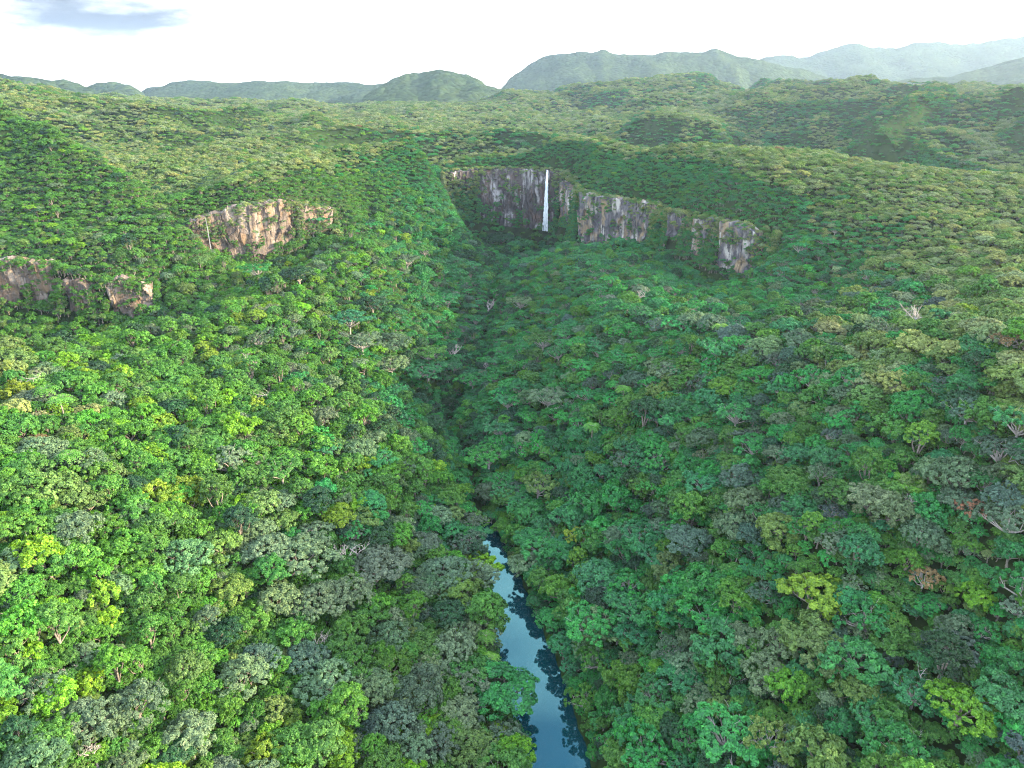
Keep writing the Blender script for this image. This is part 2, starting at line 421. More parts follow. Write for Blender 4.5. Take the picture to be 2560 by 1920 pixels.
def ground_material():
    m, n, l, out = new_mat('forest_floor')
    co = n.new('ShaderNodeTexCoord')
    nz1 = n.new('ShaderNodeTexNoise'); nz1.inputs['Scale'].default_value = 0.12; nz1.inputs['Detail'].default_value = 8; nz1.inputs['Roughness'].default_value = 0.7
    cr1 = n.new('ShaderNodeValToRGB')
    e = cr1.color_ramp.elements
    e[0].position = 0.35; e[0].color = (0.012, 0.022, 0.008, 1); e[1].position = 0.68; e[1].color = (0.03, 0.055, 0.016, 1)
    b = n.new('ShaderNodeBsdfDiffuse')
    l.new(co.outputs['Object'], nz1.inputs['Vector']); l.new(nz1.outputs['Fac'], cr1.inputs['Fac'])
    l.new(cr1.outputs['Color'], b.inputs['Color']); l.new(b.outputs['BSDF'], out.inputs['Surface'])
    return m
def mountain_material():
    m, n, l, out = new_mat('far_forest')
    co = n.new('ShaderNodeTexCoord')
    nz1 = n.new('ShaderNodeTexNoise'); nz1.inputs['Scale'].default_value = 0.006; nz1.inputs['Detail'].default_value = 9; nz1.inputs['Roughness'].default_value = 0.7
    vo = n.new('ShaderNodeTexVoronoi'); vo.inputs['Scale'].default_value = 0.055
    cr1 = n.new('ShaderNodeValToRGB')
    e = cr1.color_ramp.elements
    e[0].position = 0.35; e[0].color = (0.022, 0.045, 0.022, 1); e[1].position = 0.66; e[1].color = (0.055, 0.085, 0.034, 1)
    mixc = n.new('ShaderNodeMixRGB'); mixc.blend_type = 'MULTIPLY'; mixc.inputs['Fac'].default_value = 0.6
    bp = n.new('ShaderNodeBump'); bp.inputs['Strength'].default_value = 1.0; bp.inputs['Distance'].default_value = 7.0; bp.invert = True
    b = n.new('ShaderNodeBsdfDiffuse')
    l.new(co.outputs['Object'], nz1.inputs['Vector']); l.new(co.outputs['Object'], vo.inputs['Vector'])
    l.new(nz1.outputs['Fac'], cr1.inputs['Fac']); l.new(cr1.outputs['Color'], mixc.inputs['Color1'])
    gr = n.new('ShaderNodeRGBToBW'); l.new(vo.outputs['Color'], gr.inputs['Color']); l.new(gr.outputs['Val'], mixc.inputs['Color2'])
    l.new(vo.outputs['Distance'], bp.inputs['Height']); l.new(bp.outputs['Normal'], b.inputs['Normal'])
    l.new(mixc.outputs['Color'], b.inputs['Color']); l.new(b.outputs['BSDF'], out.inputs['Surface'])
    return m
def rock_material(name, dark, mid, light, ochre):
    m, n, l, out = new_mat(name)
    co = n.new('ShaderNodeTexCoord')
    def noise(scale, sx, sz, detail=6, rough=0.6, off=0):
        mp_ = n.new('ShaderNodeMapping'); mp_.inputs['Scale'].default_value = (sx, sx, sz); mp_.inputs['Location'].default_value = (off, off * 0.7, off * 0.3)
        q = n.new('ShaderNodeTexNoise'); q.inputs['Scale'].default_value = scale; q.inputs['Detail'].default_value = detail; q.inputs['Roughness'].default_value = rough
        l.new(co.outputs['Object'], mp_.inputs['Vector']); l.new(mp_.outputs['Vector'], q.inputs['Vector'])
        return q
    def ramp(src, p0, p1):
        q = n.new('ShaderNodeMapRange'); q.inputs['From Min'].default_value = p0; q.inputs['From Max'].default_value = p1
        l.new(src.outputs['Fac'], q.inputs['Value']); return q
    def mix(fac, a, b_):
        q = n.new('ShaderNodeMixRGB')
        if hasattr(fac, 'outputs'): l.new(fac.outputs[0], q.inputs['Fac'])
        for s, v in (('Color1', a), ('Color2', b_)):
            if isinstance(v, tuple): q.inputs[s].default_value = (*v, 1)
            else: l.new(v.outputs['Color'], q.inputs[s])
        return q
    def mul(a, b_):
        q = n.new('ShaderNodeMath'); q.operation = 'MULTIPLY'; l.new(a.outputs[0], q.inputs[0]); l.new(b_.outputs[0], q.inputs[1]); return q
    c = mix(ramp(noise(0.16, 1, 0.8), 0.40, 0.62), dark, mid)
    c = mix(ramp(noise(0.11, 1, 0.6, off=13), 0.50, 0.62), c, ochre)
    patch = ramp(noise(0.10, 1, 0.55, 4, 0.5, off=23), 0.50, 0.60)
    c = mix(mul(ramp(noise(0.30, 1, 0.12, off=31), 0.44, 0.54), patch), c, light)               # mineral runs gathered in patches
    c = mix(ramp(noise(0.42, 1, 0.05, off=57), 0.57, 0.66), c, (dark[0] * .4, dark[1] * .4, dark[2] * .45))   # wet dark runs
    c = mix(ramp(noise(0.14, 1, 1.6, off=83), 0.58, 0.66), c, (0.040, 0.075, 0.022))   # moss and creeper film
    b = n.new('ShaderNodeBsdfPrincipled'); b.inputs['Roughness'].default_value = 0.8
    bp = n.new('ShaderNodeBump'); bp.inputs['Strength'].default_value = 0.6; bp.inputs['Distance'].default_value = 0.5
    l.new(noise(1.6, 1, 0.5, 8).outputs['Fac'], bp.inputs['Height']); l.new(bp.outputs['Normal'], b.inputs['Normal'])
    l.new(c.outputs['Color'], b.inputs['Base Color']); l.new(b.outputs['BSDF'], out.inputs['Surface'])
    return m
M_ROCK_FALLS = rock_material('falls_rock', (0.030, 0.025, 0.028), (0.070, 0.055, 0.058), (0.30, 0.29, 0.30), (0.080, 0.048, 0.038))
M_ROCK_RIGHT = rock_material('streaked_rock', (0.048, 0.044, 0.054), (0.115, 0.105, 0.118), (0.38, 0.36, 0.33), (0.24, 0.175, 0.10))
M_ROCK_LEFT = rock_material('tan_rock', (0.060, 0.046, 0.040), (0.135, 0.102, 0.080), (0.25, 0.205, 0.17), (0.185, 0.122, 0.075))

def water_material():
    m, n, l, out = new_mat('river_water')
    co = n.new('ShaderNodeTexCoord')
    nz1 = n.new('ShaderNodeTexNoise'); nz1.inputs['Scale'].default_value = 0.9; nz1.inputs['Detail'].default_value = 4
    bp = n.new('ShaderNodeBump'); bp.inputs['Strength'].default_value = 0.05; bp.inputs['Distance'].default_value = 0.1
    l.new(co.outputs['Object'], nz1.inputs['Vector']); l.new(nz1.outputs['Fac'], bp.inputs['Height'])
    d = n.new('ShaderNodeBsdfDiffuse'); d.inputs['Color'].default_value = (0.003, 0.036, 0.046, 1)
    gl = n.new('ShaderNodeBsdfGlossy'); gl.inputs['Roughness'].default_value = 0.03; gl.inputs['Color'].default_value = (0.40, 0.92, 0.98, 1)
    l.new(bp.outputs['Normal'], gl.inputs['Normal'])
    fr = n.new('ShaderNodeFresnel'); fr.inputs['IOR'].default_value = 1.9
    mx = n.new('ShaderNodeMixShader')
    l.new(fr.outputs['Fac'], mx.inputs['Fac']); l.new(d.outputs['BSDF'], mx.inputs[1]); l.new(gl.outputs['BSDF'], mx.inputs[2])
    l.new(mx.outputs['Shader'], out.inputs['Surface'])
    return m
def falls_material(k=1.0):
    m, n, l, out = new_mat('falling_water')
    co = n.new('ShaderNodeTexCoord'); mp_ = n.new('ShaderNodeMapping'); mp_.inputs['Scale'].default_value = (1.6, 1.6, 0.07)
    nz1 = n.new('ShaderNodeTexNoise'); nz1.inputs['Scale'].default_value = 1.0; nz1.inputs['Detail'].default_value = 5
    l.new(co.outputs['Object'], mp_.inputs['Vector']); l.new(mp_.outputs['Vector'], nz1.inputs['Vector'])
    cr_ = n.new('ShaderNodeValToRGB')
    cr_.color_ramp.elements[0].position = 0.38; cr_.color_ramp.elements[0].color = (0.42 * k, 0.50 * k, 0.56 * k, 1)
    cr_.color_ramp.elements[1].position = 0.6; cr_.color_ramp.elements[1].color = (0.86 * k, 0.89 * k, 0.92 * k, 1)
    b = n.new('ShaderNodeBsdfPrincipled'); b.inputs['Roughness'].default_value = 0.4
    l.new(nz1.outputs['Fac'], cr_.inputs['Fac']); l.new(cr_.outputs['Color'], b.inputs['Base Color'])
    l.new(b.outputs['BSDF'], out.inputs['Surface'])
    return m
M_GROUND, M_MOUNT, M_WATER, M_FALLS = ground_material(), mountain_material(), water_material(), falls_material()

# ------------------------------------------------------------------ ground and mountains
def build_ground():
    X, Y = np.meshgrid(AX, AY)
    Z = surf(X, Y)
    far = sstep(1900, 2300, Y)
    Z = Z + far * (fbm(X / 45, Y / 45, 91, 3) * 10 + (0.25 - np.abs(fbm(X / 330, Y / 420, 95, 4))) * 46)
    ny, nx = X.shape
    V = np.stack([X, Y, Z], -1)
    jn = int(np.searchsorted(AY, 2050))
    for name, j0, j1, m in (('ground', 0, jn, M_GROUND), ('mountains', jn, ny - 1, M_MOUNT)):
        sub = V[j0:j1 + 1].reshape(-1, 3)
        ii, jj = np.meshgrid(np.arange(nx - 1), np.arange(j1 - j0))
        a = jj * nx + ii
        Fq = np.stack([a, a + 1, a + nx + 1, a + nx], -1).reshape(-1, 4)
        obj(name, mesh_np(name, sub, Fq, [m], smooth=True), kind='structure')
build_ground()

# ------------------------------------------------------------------ river
def build_river():
    ys = np.linspace(-60, 258, 90)
    cx = np.interp(ys, RIVER[:, 1], RIVER[:, 0]); w = np.interp(ys, RIVER[:, 1], RIVER[:, 2]) + 6
    V = []; Fq = []
    for k, (y, x, ww) in enumerate(zip(ys, cx, w)):
        for s in np.linspace(-1, 1, 7):
            V.append((x + s * ww, y, 0.0))
        if k:
            for i in range(6):
                a = (k - 1) * 7 + i
                Fq.append((a, a + 1, a + 8, a + 7))
    obj('river', mesh_np('river', V, np.array(Fq), [M_WATER], smooth=True), kind='structure')
build_river()

# ------------------------------------------------------------------ cliffs
def resample(D, N, s0, s1, n):
    L = np.r_[0, np.cumsum(np.linalg.norm(np.diff(D[:, :2], axis=0), axis=1))]
    s = np.linspace(s0, s1, n) * L[-1]
    f = lambda a: np.interp(s, L, a)
    return np.stack([f(D[:, 0]), f(D[:, 1])], 1), np.stack([f(N[:, 0]), f(N[:, 1])], 1), f(D[:, 2]), f(D[:, 3]), s
CLSEG = []
def cliff(rim, s0, s1, mat, label, top=0.0, bot=0.0, out=1.6, seed=0, lo=0.0, hi=1.0, ragged=3.0, bw=4.5, bh=13.0):
    """A rock face on part of a rim: tall panels split by joints, ledges, an undercut, and a lip that runs back into the hill."""
    CLSEG.append((rim, s0, s1, lo))
    D, N = RIMS[rim]
    L = np.linalg.norm(np.diff(D[:, :2], axis=0), axis=1).sum() * (s1 - s0)
    n = max(10, int(L / 0.55))
    P, Nn, zt, zb, s = resample(D, N, s0, s1, n)
    Nn = Nn / np.linalg.norm(Nn, axis=1)[:, None]
    zb = zb - 7
    zlo = zb + (zt - zb) * lo + bot
    zhi = zb + (zt - zb) * hi + top
    u01 = np.linspace(0, 1, n)
    taper = sstep(0, 0.10, u01) * sstep(0, 0.10, 1 - u01)
    zhi = zhi + fbm(s / 9, s * 0, seed + 3) * ragged + np.round(fbm(s / 5, s * 0 + 2, seed + 8) * 2) * 0.8
    H = (zhi - zlo).max()
    m = max(12, int(H / 0.55))
    rows = []
    r2 = np.random.default_rng(seed + 100)
    nb = int(L * H / (bw * bh)) + 8
    bu, bv, bd = r2.uniform(-2, L + 2, nb), r2.uniform(0, H, nb), r2.uniform(-1.0, 1.4, nb)
    tilt = r2.normal(size=(nb, 2)) * 0.14
    nb2 = int(L * H / 7) + 8
    cu, cv, cd = r2.uniform(-1, L + 1, nb2), r2.uniform(0, H, nb2), r2.uniform(-0.28, 0.28, nb2)
    uu = s - s[0]
    for k in range(m + 1):
        v = k / m
        z = zlo + (zhi - zlo) * v
        vv = v * H
        wu = uu + fbm(uu / 4, np.full(n, vv / 5.), seed, 3) * 1.4
        wv = vv + fbm(uu / 5, np.full(n, vv / 4.), seed + 7, 3) * 1.6
        du, dv = wu[:, None] - bu[None], wv[:, None] - bv[None]
        idx = ((du / bw) ** 2 + (dv / bh) ** 2).argmin(1)
        ar = np.arange(n)
        d = bd[idx] + tilt[idx, 0] * du[ar, idx] + tilt[idx, 1] * dv[ar, idx] * 0.4
        i2 = (((wu[:, None] - cu[None]) / 2.2) ** 2 + ((wv[:, None] - cv[None]) / 3.2) ** 2).argmin(1)
        d = d + cd[i2] + fbm(uu / 16, np.full(n, vv / 70.), seed + 9) * 2.4 + fbm(uu / 1.6, np.full(n, vv / 1.6), seed + 11, 3) * 0.22
        d = d + out - 1.6 * math.exp(-((v - 0.30) / 0.10) ** 2) * (0.5 + fbm(uu / 12, uu * 0 + 1, seed + 15)) + 0.5 * (v - 0.5)
        d = d - (1 - taper) * 4.5
        rows.append(np.c_[P + Nn * d[:, None], z])
    dl = rows[-1].copy()
    for back, up in ((1.2, 0.4), (4.0, 0.8), (11.0, -2.5)):
        q = dl.copy(); q[:, :2] -= Nn * (back + out * 0.4); q[:, 2] += up + fbm(uu / 4, uu * 0 + back, seed + 4) * 0.6
        rows.append(q)
    foot = rows[0].copy(); foot[:, :2] -= Nn * 6; foot[:, 2] -= 4
    rows.insert(0, foot)
    V = np.vstack(rows)
    nr = len(rows)
    ii, jj = np.meshgrid(np.arange(n - 1), np.arange(nr - 1))
    a = jj * n + ii
    Fq = np.stack([a, a + 1, a + n + 1, a + n], -1).reshape(-1, 4)
    o = obj('cliff', mesh_np('cliff', V, Fq, [mat], smooth=False), kind='structure', label=label, cat='cliff')
    return o, P, Nn, zlo, zhi

def frac_of(rim, x, y):
    D, N = RIMS[rim]
    L = np.r_[0, np.cumsum(np.linalg.norm(np.diff(D[:, :2], axis=0), axis=1))]
    k = np.hypot(D[:, 0] - x, D[:, 1] - y).argmin()
    return L[k] / L[-1]
fr = lambda x, y: frac_of('R', x, y)
CL = []
CL.append(cliff('R', fr(-60, 689), fr(-34, 704), M_ROCK_FALLS, 'thin reddish rock band under the trees far left of the tall waterfall', lo=0.74, hi=1.0, seed=21, ragged=1))
CL.append(cliff('R', fr(-36, 703), fr(46, 690), M_ROCK_FALLS, 'dark purplish rock wall with pale patches beside the tall waterfall', bot=2, out=1.6, seed=1, ragged=2))
CL.append(cliff('R', fr(44, 694), fr(56, 640), M_ROCK_RIGHT, 'narrow grey rock strip just right of the tall waterfall', bot=8, out=1.5, seed=2, hi=0.85))
CL.append(cliff('R', fr(58, 628), fr(110, 552), M_ROCK_RIGHT, 'broad grey cliff with white and ochre streaks right of the waterfall', bot=-1, out=2.2, seed=5, top=1))
CL.append(cliff('R', fr(116, 538), fr(124, 514), M_ROCK_RIGHT, 'small dark grey rock patch between the streaked cliffs', lo=0.35, hi=0.9, out=1.8, seed=4))
CL.append(cliff('R', fr(127, 508), fr(137, 484), M_ROCK_RIGHT, 'narrow mossy dark rock cleft hung with green creepers', lo=0.1, hi=1.0, out=1.6, seed=6, bot=-3))
CL.append(cliff('R', fr(139, 480), fr(158, 447), M_ROCK_RIGHT, 'tan and cream cliff buttress at the near end of the valley rim', out=2.2, seed=7, bot=0, top=0))
fl = lambda x, y: frac_of('L', x, y)
CL.append(cliff('L', fl(-216, 460), fl(-152, 499), M_ROCK_LEFT, 'long tan and pink cliff band with a thin trickle of water', out=1.6, seed=8, top=0.5, bot=0))
CL.append(cliff('L', fl(-151, 500), fl(-130, 527), M_ROCK_LEFT, 'broken pinkish rock steps at the far end of the tan cliff', lo=0.25, out=1.5, seed=9))
fn = lambda x, y: frac_of('N', x, y)
CL.append(cliff('N', fn(-320, 384), fn(-262, 397), M_ROCK_LEFT, 'sunlit bare tan cliff at the left edge of the photo', out=1.6, seed=10, top=1))
CL.append(cliff('N', fn(-258, 396), fn(-238, 396), M_ROCK_LEFT, 'small tan rock face below the spur, between shrubs', lo=0.0, hi=0.8, out=1.6, seed=12))
CL.append(cliff('N', fn(-231, 396), fn(-209, 403), M_ROCK_LEFT, 'tan rock face with hanging grass below the wooded spur', out=1.8, seed=13))

# ------------------------------------------------------------------ waterfalls
def ribbon_fall(name, x, y, ztop, zbot, wt, wb, normal, label, seed, depth=0.8, mat=None):
    """Falling water: a rounded, split sheet of overlapping strands with thickness."""
    r2 = np.random.default_rng(seed)
    nrm = np.array(normal) / np.linalg.norm(normal); tan = np.array([-nrm[1], nrm[0]])
    V, Fq = [], []
    for st in range(7):
        off = (st - 3) / 3.0
        n = 46
        base = len(V)
        for k in range(n + 1):
            v = k / n
            z = ztop + (zbot - ztop) * v
            w = (wt + (wb - wt) * v ** 0.7)
            c = off * w * 0.42 + math.sin(v * 5 + st * 1.9) * 0.12 * w * v
            hw = w * 0.17 * (1 + 0.35 * r2.normal()) * (1.0 if v < 0.9 or st % 2 else 0.6)
            fwd = 1.0 + 2.2 * math.sqrt(v) * depth + 0.4 * math.cos(st * 2.1) * v
            for q in range(6):
                an = q / 6 * 2 * math.pi
                p2 = np.array([x, y]) + tan * (c + math.cos(an) * abs(hw)) + nrm * (fwd + math.sin(an) * abs(hw) * 0.6)
                V.append((p2[0], p2[1], z))
            if k:
                a = base + (k - 1) * 6; b = base + k * 6
                for q in range(6):
                    Fq.append((a + q, a + (q + 1) % 6, b + (q + 1) % 6, b + q))
    o = obj(name, mesh_np(name, np.array(V) - np.array([x, y, zbot]), np.array(Fq), [mat or M_FALLS], smooth=True), loc=(x, y, zbot), label=label, cat='waterfall')
    return o
DR, NR = RIMS['R']
kf = np.hypot(DR[:, 0] - 37, DR[:, 1] - 704).argmin()
FALL = DR[kf, :2] + NR[kf] * 4.5
ribbon_fall('waterfall', FALL[0], FALL[1], 91.0, 34.0, 1.7, 5.0, NR[kf], 'tall white waterfall dropping from the plateau into the gorge', 3)
DL, NL = RIMS['L']
kl = np.hypot(DL[:, 0] + 199, DL[:, 1] - 471).argmin()
ribbon_fall('waterfall', DL[kl, 0] + NL[kl, 0] * 5.2, DL[kl, 1] + NL[kl, 1] * 5.2, 86, 62, 0.25, 0.5, NL[kl], 'thin faint trickle of water down the tan cliff', 4, depth=0.4, mat=falls_material(0.38))

# ------------------------------------------------------------------ tree prototypes
def leaf_quads(pos, nrm, L, W, r2, droop=0.0):
    n = len(pos)
    nrm = nrm / (np.linalg.norm(nrm, axis=1)[:, None] + 1e-9)
    t = np.cross(nrm, r2.normal(size=(n, 3))); t /= np.linalg.norm(t, axis=1)[:, None] + 1e-9
    if droop:
        t[:, 2] -= droop; t /= np.linalg.norm(t, axis=1)[:, None] + 1e-9
    b = np.cross(nrm, t)
    Ls = (L * r2.uniform(0.65, 1.35, n))[:, None] * 0.5; Ws = (W * r2.uniform(0.7, 1.3, n))[:, None] * 0.5
    V = np.stack([pos - t * Ls, pos + b * Ws + nrm * Ws * 0.25, pos + t * Ls, pos - b * Ws + nrm * Ws * 0.25], 1).reshape(-1, 3)
    return V, np.arange(4 * n).reshape(-1, 4)
def unit(a): return a / (np.linalg.norm(a, axis=-1)[..., None] + 1e-9)

def crown_np(seed, Rr=5.0, top=11.0, zc=6.0, lobes=9, clumps=13, leaves=55, L=0.5, W=0.3, lobe=(0.34, 0.52), flat=0.85, spread=0.70, shell=0.86, droop=0.0, skew=0.0, updir=0.35):
    r2 = np.random.default_rng(seed)
    c, rad = [], []
    ph = r2.uniform(0, 6.28)
    for i in range(lobes):
        f = (i + 0.35) / lobes
        rr = Rr * spread * math.sqrt(f) * r2.uniform(0.82, 1.15)
        an = ph + i * 2.39996 + r2.uniform(-0.3, 0.3)
        lr = Rr * r2.uniform(*lobe)
        z = zc + (top - zc - lr * flat) * math.sqrt(max(0.0, 1 - (rr / (Rr * 1.02)) ** 2)) * r2.uniform(0.75, 1.12)
        c.append((rr * math.cos(an) + skew * f * Rr, rr * math.sin(an), z)); rad.append(lr)
    c = np.array(c); rad = np.array(rad)
    d = unit(r2.normal(size=(lobes, clumps, 3)))
    outw = unit(np.c_[c[:, :2], np.full(lobes, Rr * 0.5)])
    d = unit(d + outw[:, None] * 0.55 + np.array([0, 0, 0.35]))
    cp = c[:, None] + d * (rad[:, None, None] * r2.uniform(shell, 1.05, (lobes, clumps, 1))) * np.array([1, 1, flat])
    cr_ = rad[:, None] * r2.uniform(0.20, 0.37, (lobes, clumps))
    cvar = r2.uniform(0, 1, (lobes, clumps))
    ld = unit(r2.normal(size=(lobes, clumps, leaves, 3)) + d[:, :, None] * 0.75 + np.array([0, 0, 0.3]))
    aniso = r2.uniform(0.55, 1.5, (lobes, clumps, 1, 3)) * np.array([1, 1, 0.75])       # sprays, not balls
    lp = cp[:, :, None] + ld * cr_[:, :, None, None] * r2.uniform(0.5, 1.12, (lobes, clumps, leaves, 1)) * aniso
    ln = ld * 0.8 + d[:, :, None] * 0.35 + np.array([0, 0, updir]) + r2.normal(size=lp.shape) * 0.42
    lv = np.clip(cvar[:, :, None] * 0.45 + r2.uniform(0, 1, (lobes, clumps, leaves)) * 0.55, 0, 1)
    own = np.broadcast_to(np.arange(lobes)[:, None, None], lv.shape).ravel()
    lp = lp.reshape(-1, 3); ln = ln.reshape(-1, 3); lv = lv.ravel()
    keep = np.ones(len(lp), bool)
    for k in range(lobes):
        q = (lp - c[k]) / np.array([1, 1, flat])
        keep &= ~((np.linalg.norm(q, axis=1) < rad[k] * 0.72) & (own != k))
    lp, ln, lv = lp[keep], ln[keep], lv[keep]
    V, Fq = leaf_quads(lp, ln, L, W, r2, droop)
    return V, Fq, lv, c, rad

def tube(V, Fq, pts, radii, sides=5):
    base = len(V)
    pts = [np.array(p, float) for p in pts]
    for k, p in enumerate(pts):
        t = pts[min(k + 1, len(pts) - 1)] - pts[max(k - 1, 0)]
        t = t / (np.linalg.norm(t) + 1e-9)
        a = np.cross(t, [0.31, 0.95, 0.05]); a /= np.linalg.norm(a) + 1e-9
        b = np.cross(t, a)
        for q in range(sides):
            an = q / sides * 2 * math.pi
            V.append(p + (a * math.cos(an) + b * math.sin(an)) * radii[k])
        if k:
            s = base + (k - 1) * sides
            for q in range(sides):
                Fq.append((s + q, s + (q + 1) % sides, s + sides + (q + 1) % sides, s + sides + q))
def trunk_np(seed, targets, r0=0.38, fork=4.0, reach=0.92):
    r2 = np.random.default_rng(seed + 900)
    V, Fq = [], []
    tip = np.array([r2.normal() * 0.3, r2.normal() * 0.3, fork])
    tube(V, Fq, [(0, 0, -1.5), (0.05, 0, 0.3), tip * np.array([.5, .5, .5]), tip], [r0 * 1.5, r0 * 1.1, r0 * 0.9, r0 * 0.75], 7)
    for t in targets:
        t = np.array(t) * np.array([reach, reach, 1])
        mid = tip * 0.5 + t * 0.5 + r2.normal(size=3) * 0.4; mid[2] -= 0.3
        tube(V, Fq, [tip - np.array([0, 0, 0.3]), mid, t], [r0 * 0.5, r0 * 0.34, r0 * 0.12], 5)
        for q in range(2):
            e = t + r2.normal(size=3) * np.array([1.2, 1.2, 0.6]) + np.array([0, 0, 0.4])
            tube(V, Fq, [mid * 0.4 + t * 0.6, e], [r0 * 0.2, r0 * 0.05], 4)
    return np.array(V), np.array(Fq)

def dead_np(seed, h=11.0, spread=1.0):
    r2 = np.random.default_rng(seed)
    V, Fq = [], []
    def grow(p, d, ln, r, lev):
        n = 4
        pts = [p]; rs = [r]
        dd = d.copy()
        for k in range(n):
            dd = unit(dd + r2.normal(size=3) * 0.20 + np.array([0, 0, 0.05]))
            pts.append(pts[-1] + dd * ln / n); rs.append(r * (1 - 0.5 * (k + 1) / n))
        tube(V, Fq, pts, rs, 6 if lev == 0 else 4)
        if lev < 4:
            for q in range(int(r2.integers(2, 4)) + (1 if lev < 2 else 0)):
                k = int(r2.integers(1, n + 1)) if lev else int(r2.integers(2, n + 1))
                side = unit(r2.normal(size=3) * np.array([1, 1, 0.5]))
                grow(pts[k], unit(dd * 0.55 + side * 0.85 * spread + np.array([0, 0, 0.28])), ln * r2.uniform(0.5, 0.72), rs[k] * 0.84, lev + 1)
    grow(np.array([0, 0, -1.0]), np.array([0, 0, 1.0]), h * 0.48, 0.40, 0)
    return np.array(V), np.array(Fq)

def fern_np(seed, h=6.0, Rr=3.2, fronds=15):
    r2 = np.random.default_rng(seed)
    P, Nn, VV = [], [], []
    rach_V, rach_F = [], []
    leafV, leafF, lv = [], [], []
    for f in range(fronds):
        an = f / fronds * 2 * math.pi + r2.uniform(-0.15, 0.15)
        up = r2.uniform(0.5, 1.0)
        d = np.array([math.cos(an), math.sin(an), 0]); s = np.array([-math.sin(an), math.cos(an), 0])
        prev = None
        n = 9
        pts = []
        for k in range(n + 1):
            u = k / n
            pts.append(np.array([0, 0, h]) + d * Rr * u + np.array([0, 0, 1]) * (up * 1.3 * math.sin(u * 2.4) - 1.2 * u * u))
        tube(rach_V, rach_F, pts[::3], [0.06, 0.05, 0.03, 0.015], 3)
        val = r2.uniform()
        for k in range(n):
            u = (k + 0.5) / n
            w = 0.75 * math.sin(math.pi * (0.15 + 0.82 * u)) + 0.05
            for sg in (-1, 1):
                b = len(leafV)
                m = pts[k] * 0.5 + pts[k + 1] * 0.5
                t = (pts[k + 1] - pts[k])
                leafV += [m - t * 0.35, m + s * sg * w + t * 0.2 - np.array([0, 0, 0.18 * w]), m + s * sg * w + t * 0.55 - np.array([0, 0, 0.2 * w]), m + t * 0.35]
                leafF.append((b, b + 1, b + 2, b + 3)); lv.append(val * 0.6 + r2.uniform() * 0.4)
    tv, tf = [], []
    tube(tv, tf, [(0, 0, -1), (0.1, 0, h * 0.5), (0, 0, h + 0.1)], [0.22, 0.17, 0.14], 6)
    off = len(tv)
    tv += rach_V; tf += [tuple(i + off for i in q) for q in rach_F]
    return np.array(leafV), np.array(leafF), np.array(lv), np.array(tv), np.array(tf)

# kinds: crown shape parameters for the near trees; every kind has several individuals
SHAPES = {
    'dome':   dict(lobes=13, clumps=15, leaves=54, top=9.4, zc=2.6),
    'lumpy':  dict(lobes=17, clumps=13, leaves=50, lobe=(0.25, 0.38), spread=0.82, top=9.0, zc=2.8, L=0.44, W=0.27),
    'bushy':  dict(lobes=12, clumps=12, leaves=54, lobe=(0.26, 0.50), L=0.66, W=0.36, shell=0.6, top=9.2, zc=2.2, droop=0.25, spread=0.80),
    'vine':   dict(lobes=15, clumps=12, leaves=46, lobe=(0.20, 0.44), zc=1.8, top=9.8, L=0.74, W=0.40, droop=0.5, spread=0.76, shell=0.7),
    'tall':   dict(lobes=13, clumps=14, leaves=44, Rr=3.9, top=12.0, zc=2.8, lobe=(0.34, 0.52), spread=0.62, flat=1.0),
    'open':   dict(lobes=15, clumps=9, leaves=44, lobe=(0.20, 0.34), spread=0.92, top=9.6, zc=4.2, L=0.55, W=0.30),
    'flat':   dict(lobes=17, clumps=10, leaves=48, Rr=6.2, lobe=(0.18, 0.30), spread=0.94, top=9.6, zc=7.4, flat=0.36, L=0.58, W=0.30, updir=0.8),
}
NEAR = {}      # kind -> list of (crown mesh, trunk mesh, combined mesh)
def combined(name, V1, F1, lv, V2, F2, bark):
    V = np.vstack([V1, V2]); Fq = np.vstack([F1, F2 + len(V1)])
    mi = np.r_[np.zeros(len(F1)), np.ones(len(F2))]
    return mesh_np(name, V, Fq, [M_LEAF, bark], mat_idx=mi, leaf_var=np.r_[lv, np.zeros(len(F2))])
seed = 40
for kind, prm in SHAPES.items():
    NEAR[kind] = []
    for v in range(3 if kind in ('dome', 'lumpy', 'bushy') else 2):
        seed += 1
        r2 = np.random.default_rng(seed)
        q = dict(prm); q['skew'] = r2.uniform(-0.15, 0.15)
        V1, F1, lv, lc, lr = crown_np(seed, **q)
        pale = kind in ('flat', 'open')
        V2, F2 = trunk_np(seed, lc if pale else lc[::2], r0=0.34 if pale else 0.4, fork=4.6 if kind == 'flat' else 3.6)
        bark = M_PALE if pale else M_BARK
        NEAR[kind].append((mesh_np(kind + '_crown', V1, F1, [M_LEAF], leaf_var=lv), mesh_np(kind + '_trunk', V2, F2, [bark], smooth=True),
                           combined(kind + '_tree', V1, F1, lv, V2, F2, bark)))
FERN = []
for s_ in (5, 6):
    V1, F1, lv, V2, F2 = fern_np(s_)
    FERN.append((mesh_np('fern_crown', V1, F1, [M_LEAF], leaf_var=lv), mesh_np('fern_trunk', V2, F2, [M_BARK], smooth=True), combined('fern_tree', V1, F1, lv, V2, F2, M_BARK)))
DEAD = [mesh_np('bare_branches', *dead_np(s_, spread=sp), [M_PALE], smooth=True) for s_, sp in ((3, 1.0), (8, 0.8), (14, 1.25), (21, 1.0))]
FARK = []
for i, kind in enumerate(('dome', 'lumpy', 'bushy', 'vine', 'dome', 'lumpy', 'open')):
    prm = dict(SHAPES[kind]); prm.update(leaves=max(14, prm['leaves'] // 4), L=prm.get('L', 0.5) * 1.9, W=prm.get('W', 0.3) * 2.0)
    V1, F1, lv, lc, lr = crown_np(300 + i, **prm)
    FARK.append(mesh_np('far_tree', V1, F1, [M_LEAF], leaf_var=lv))

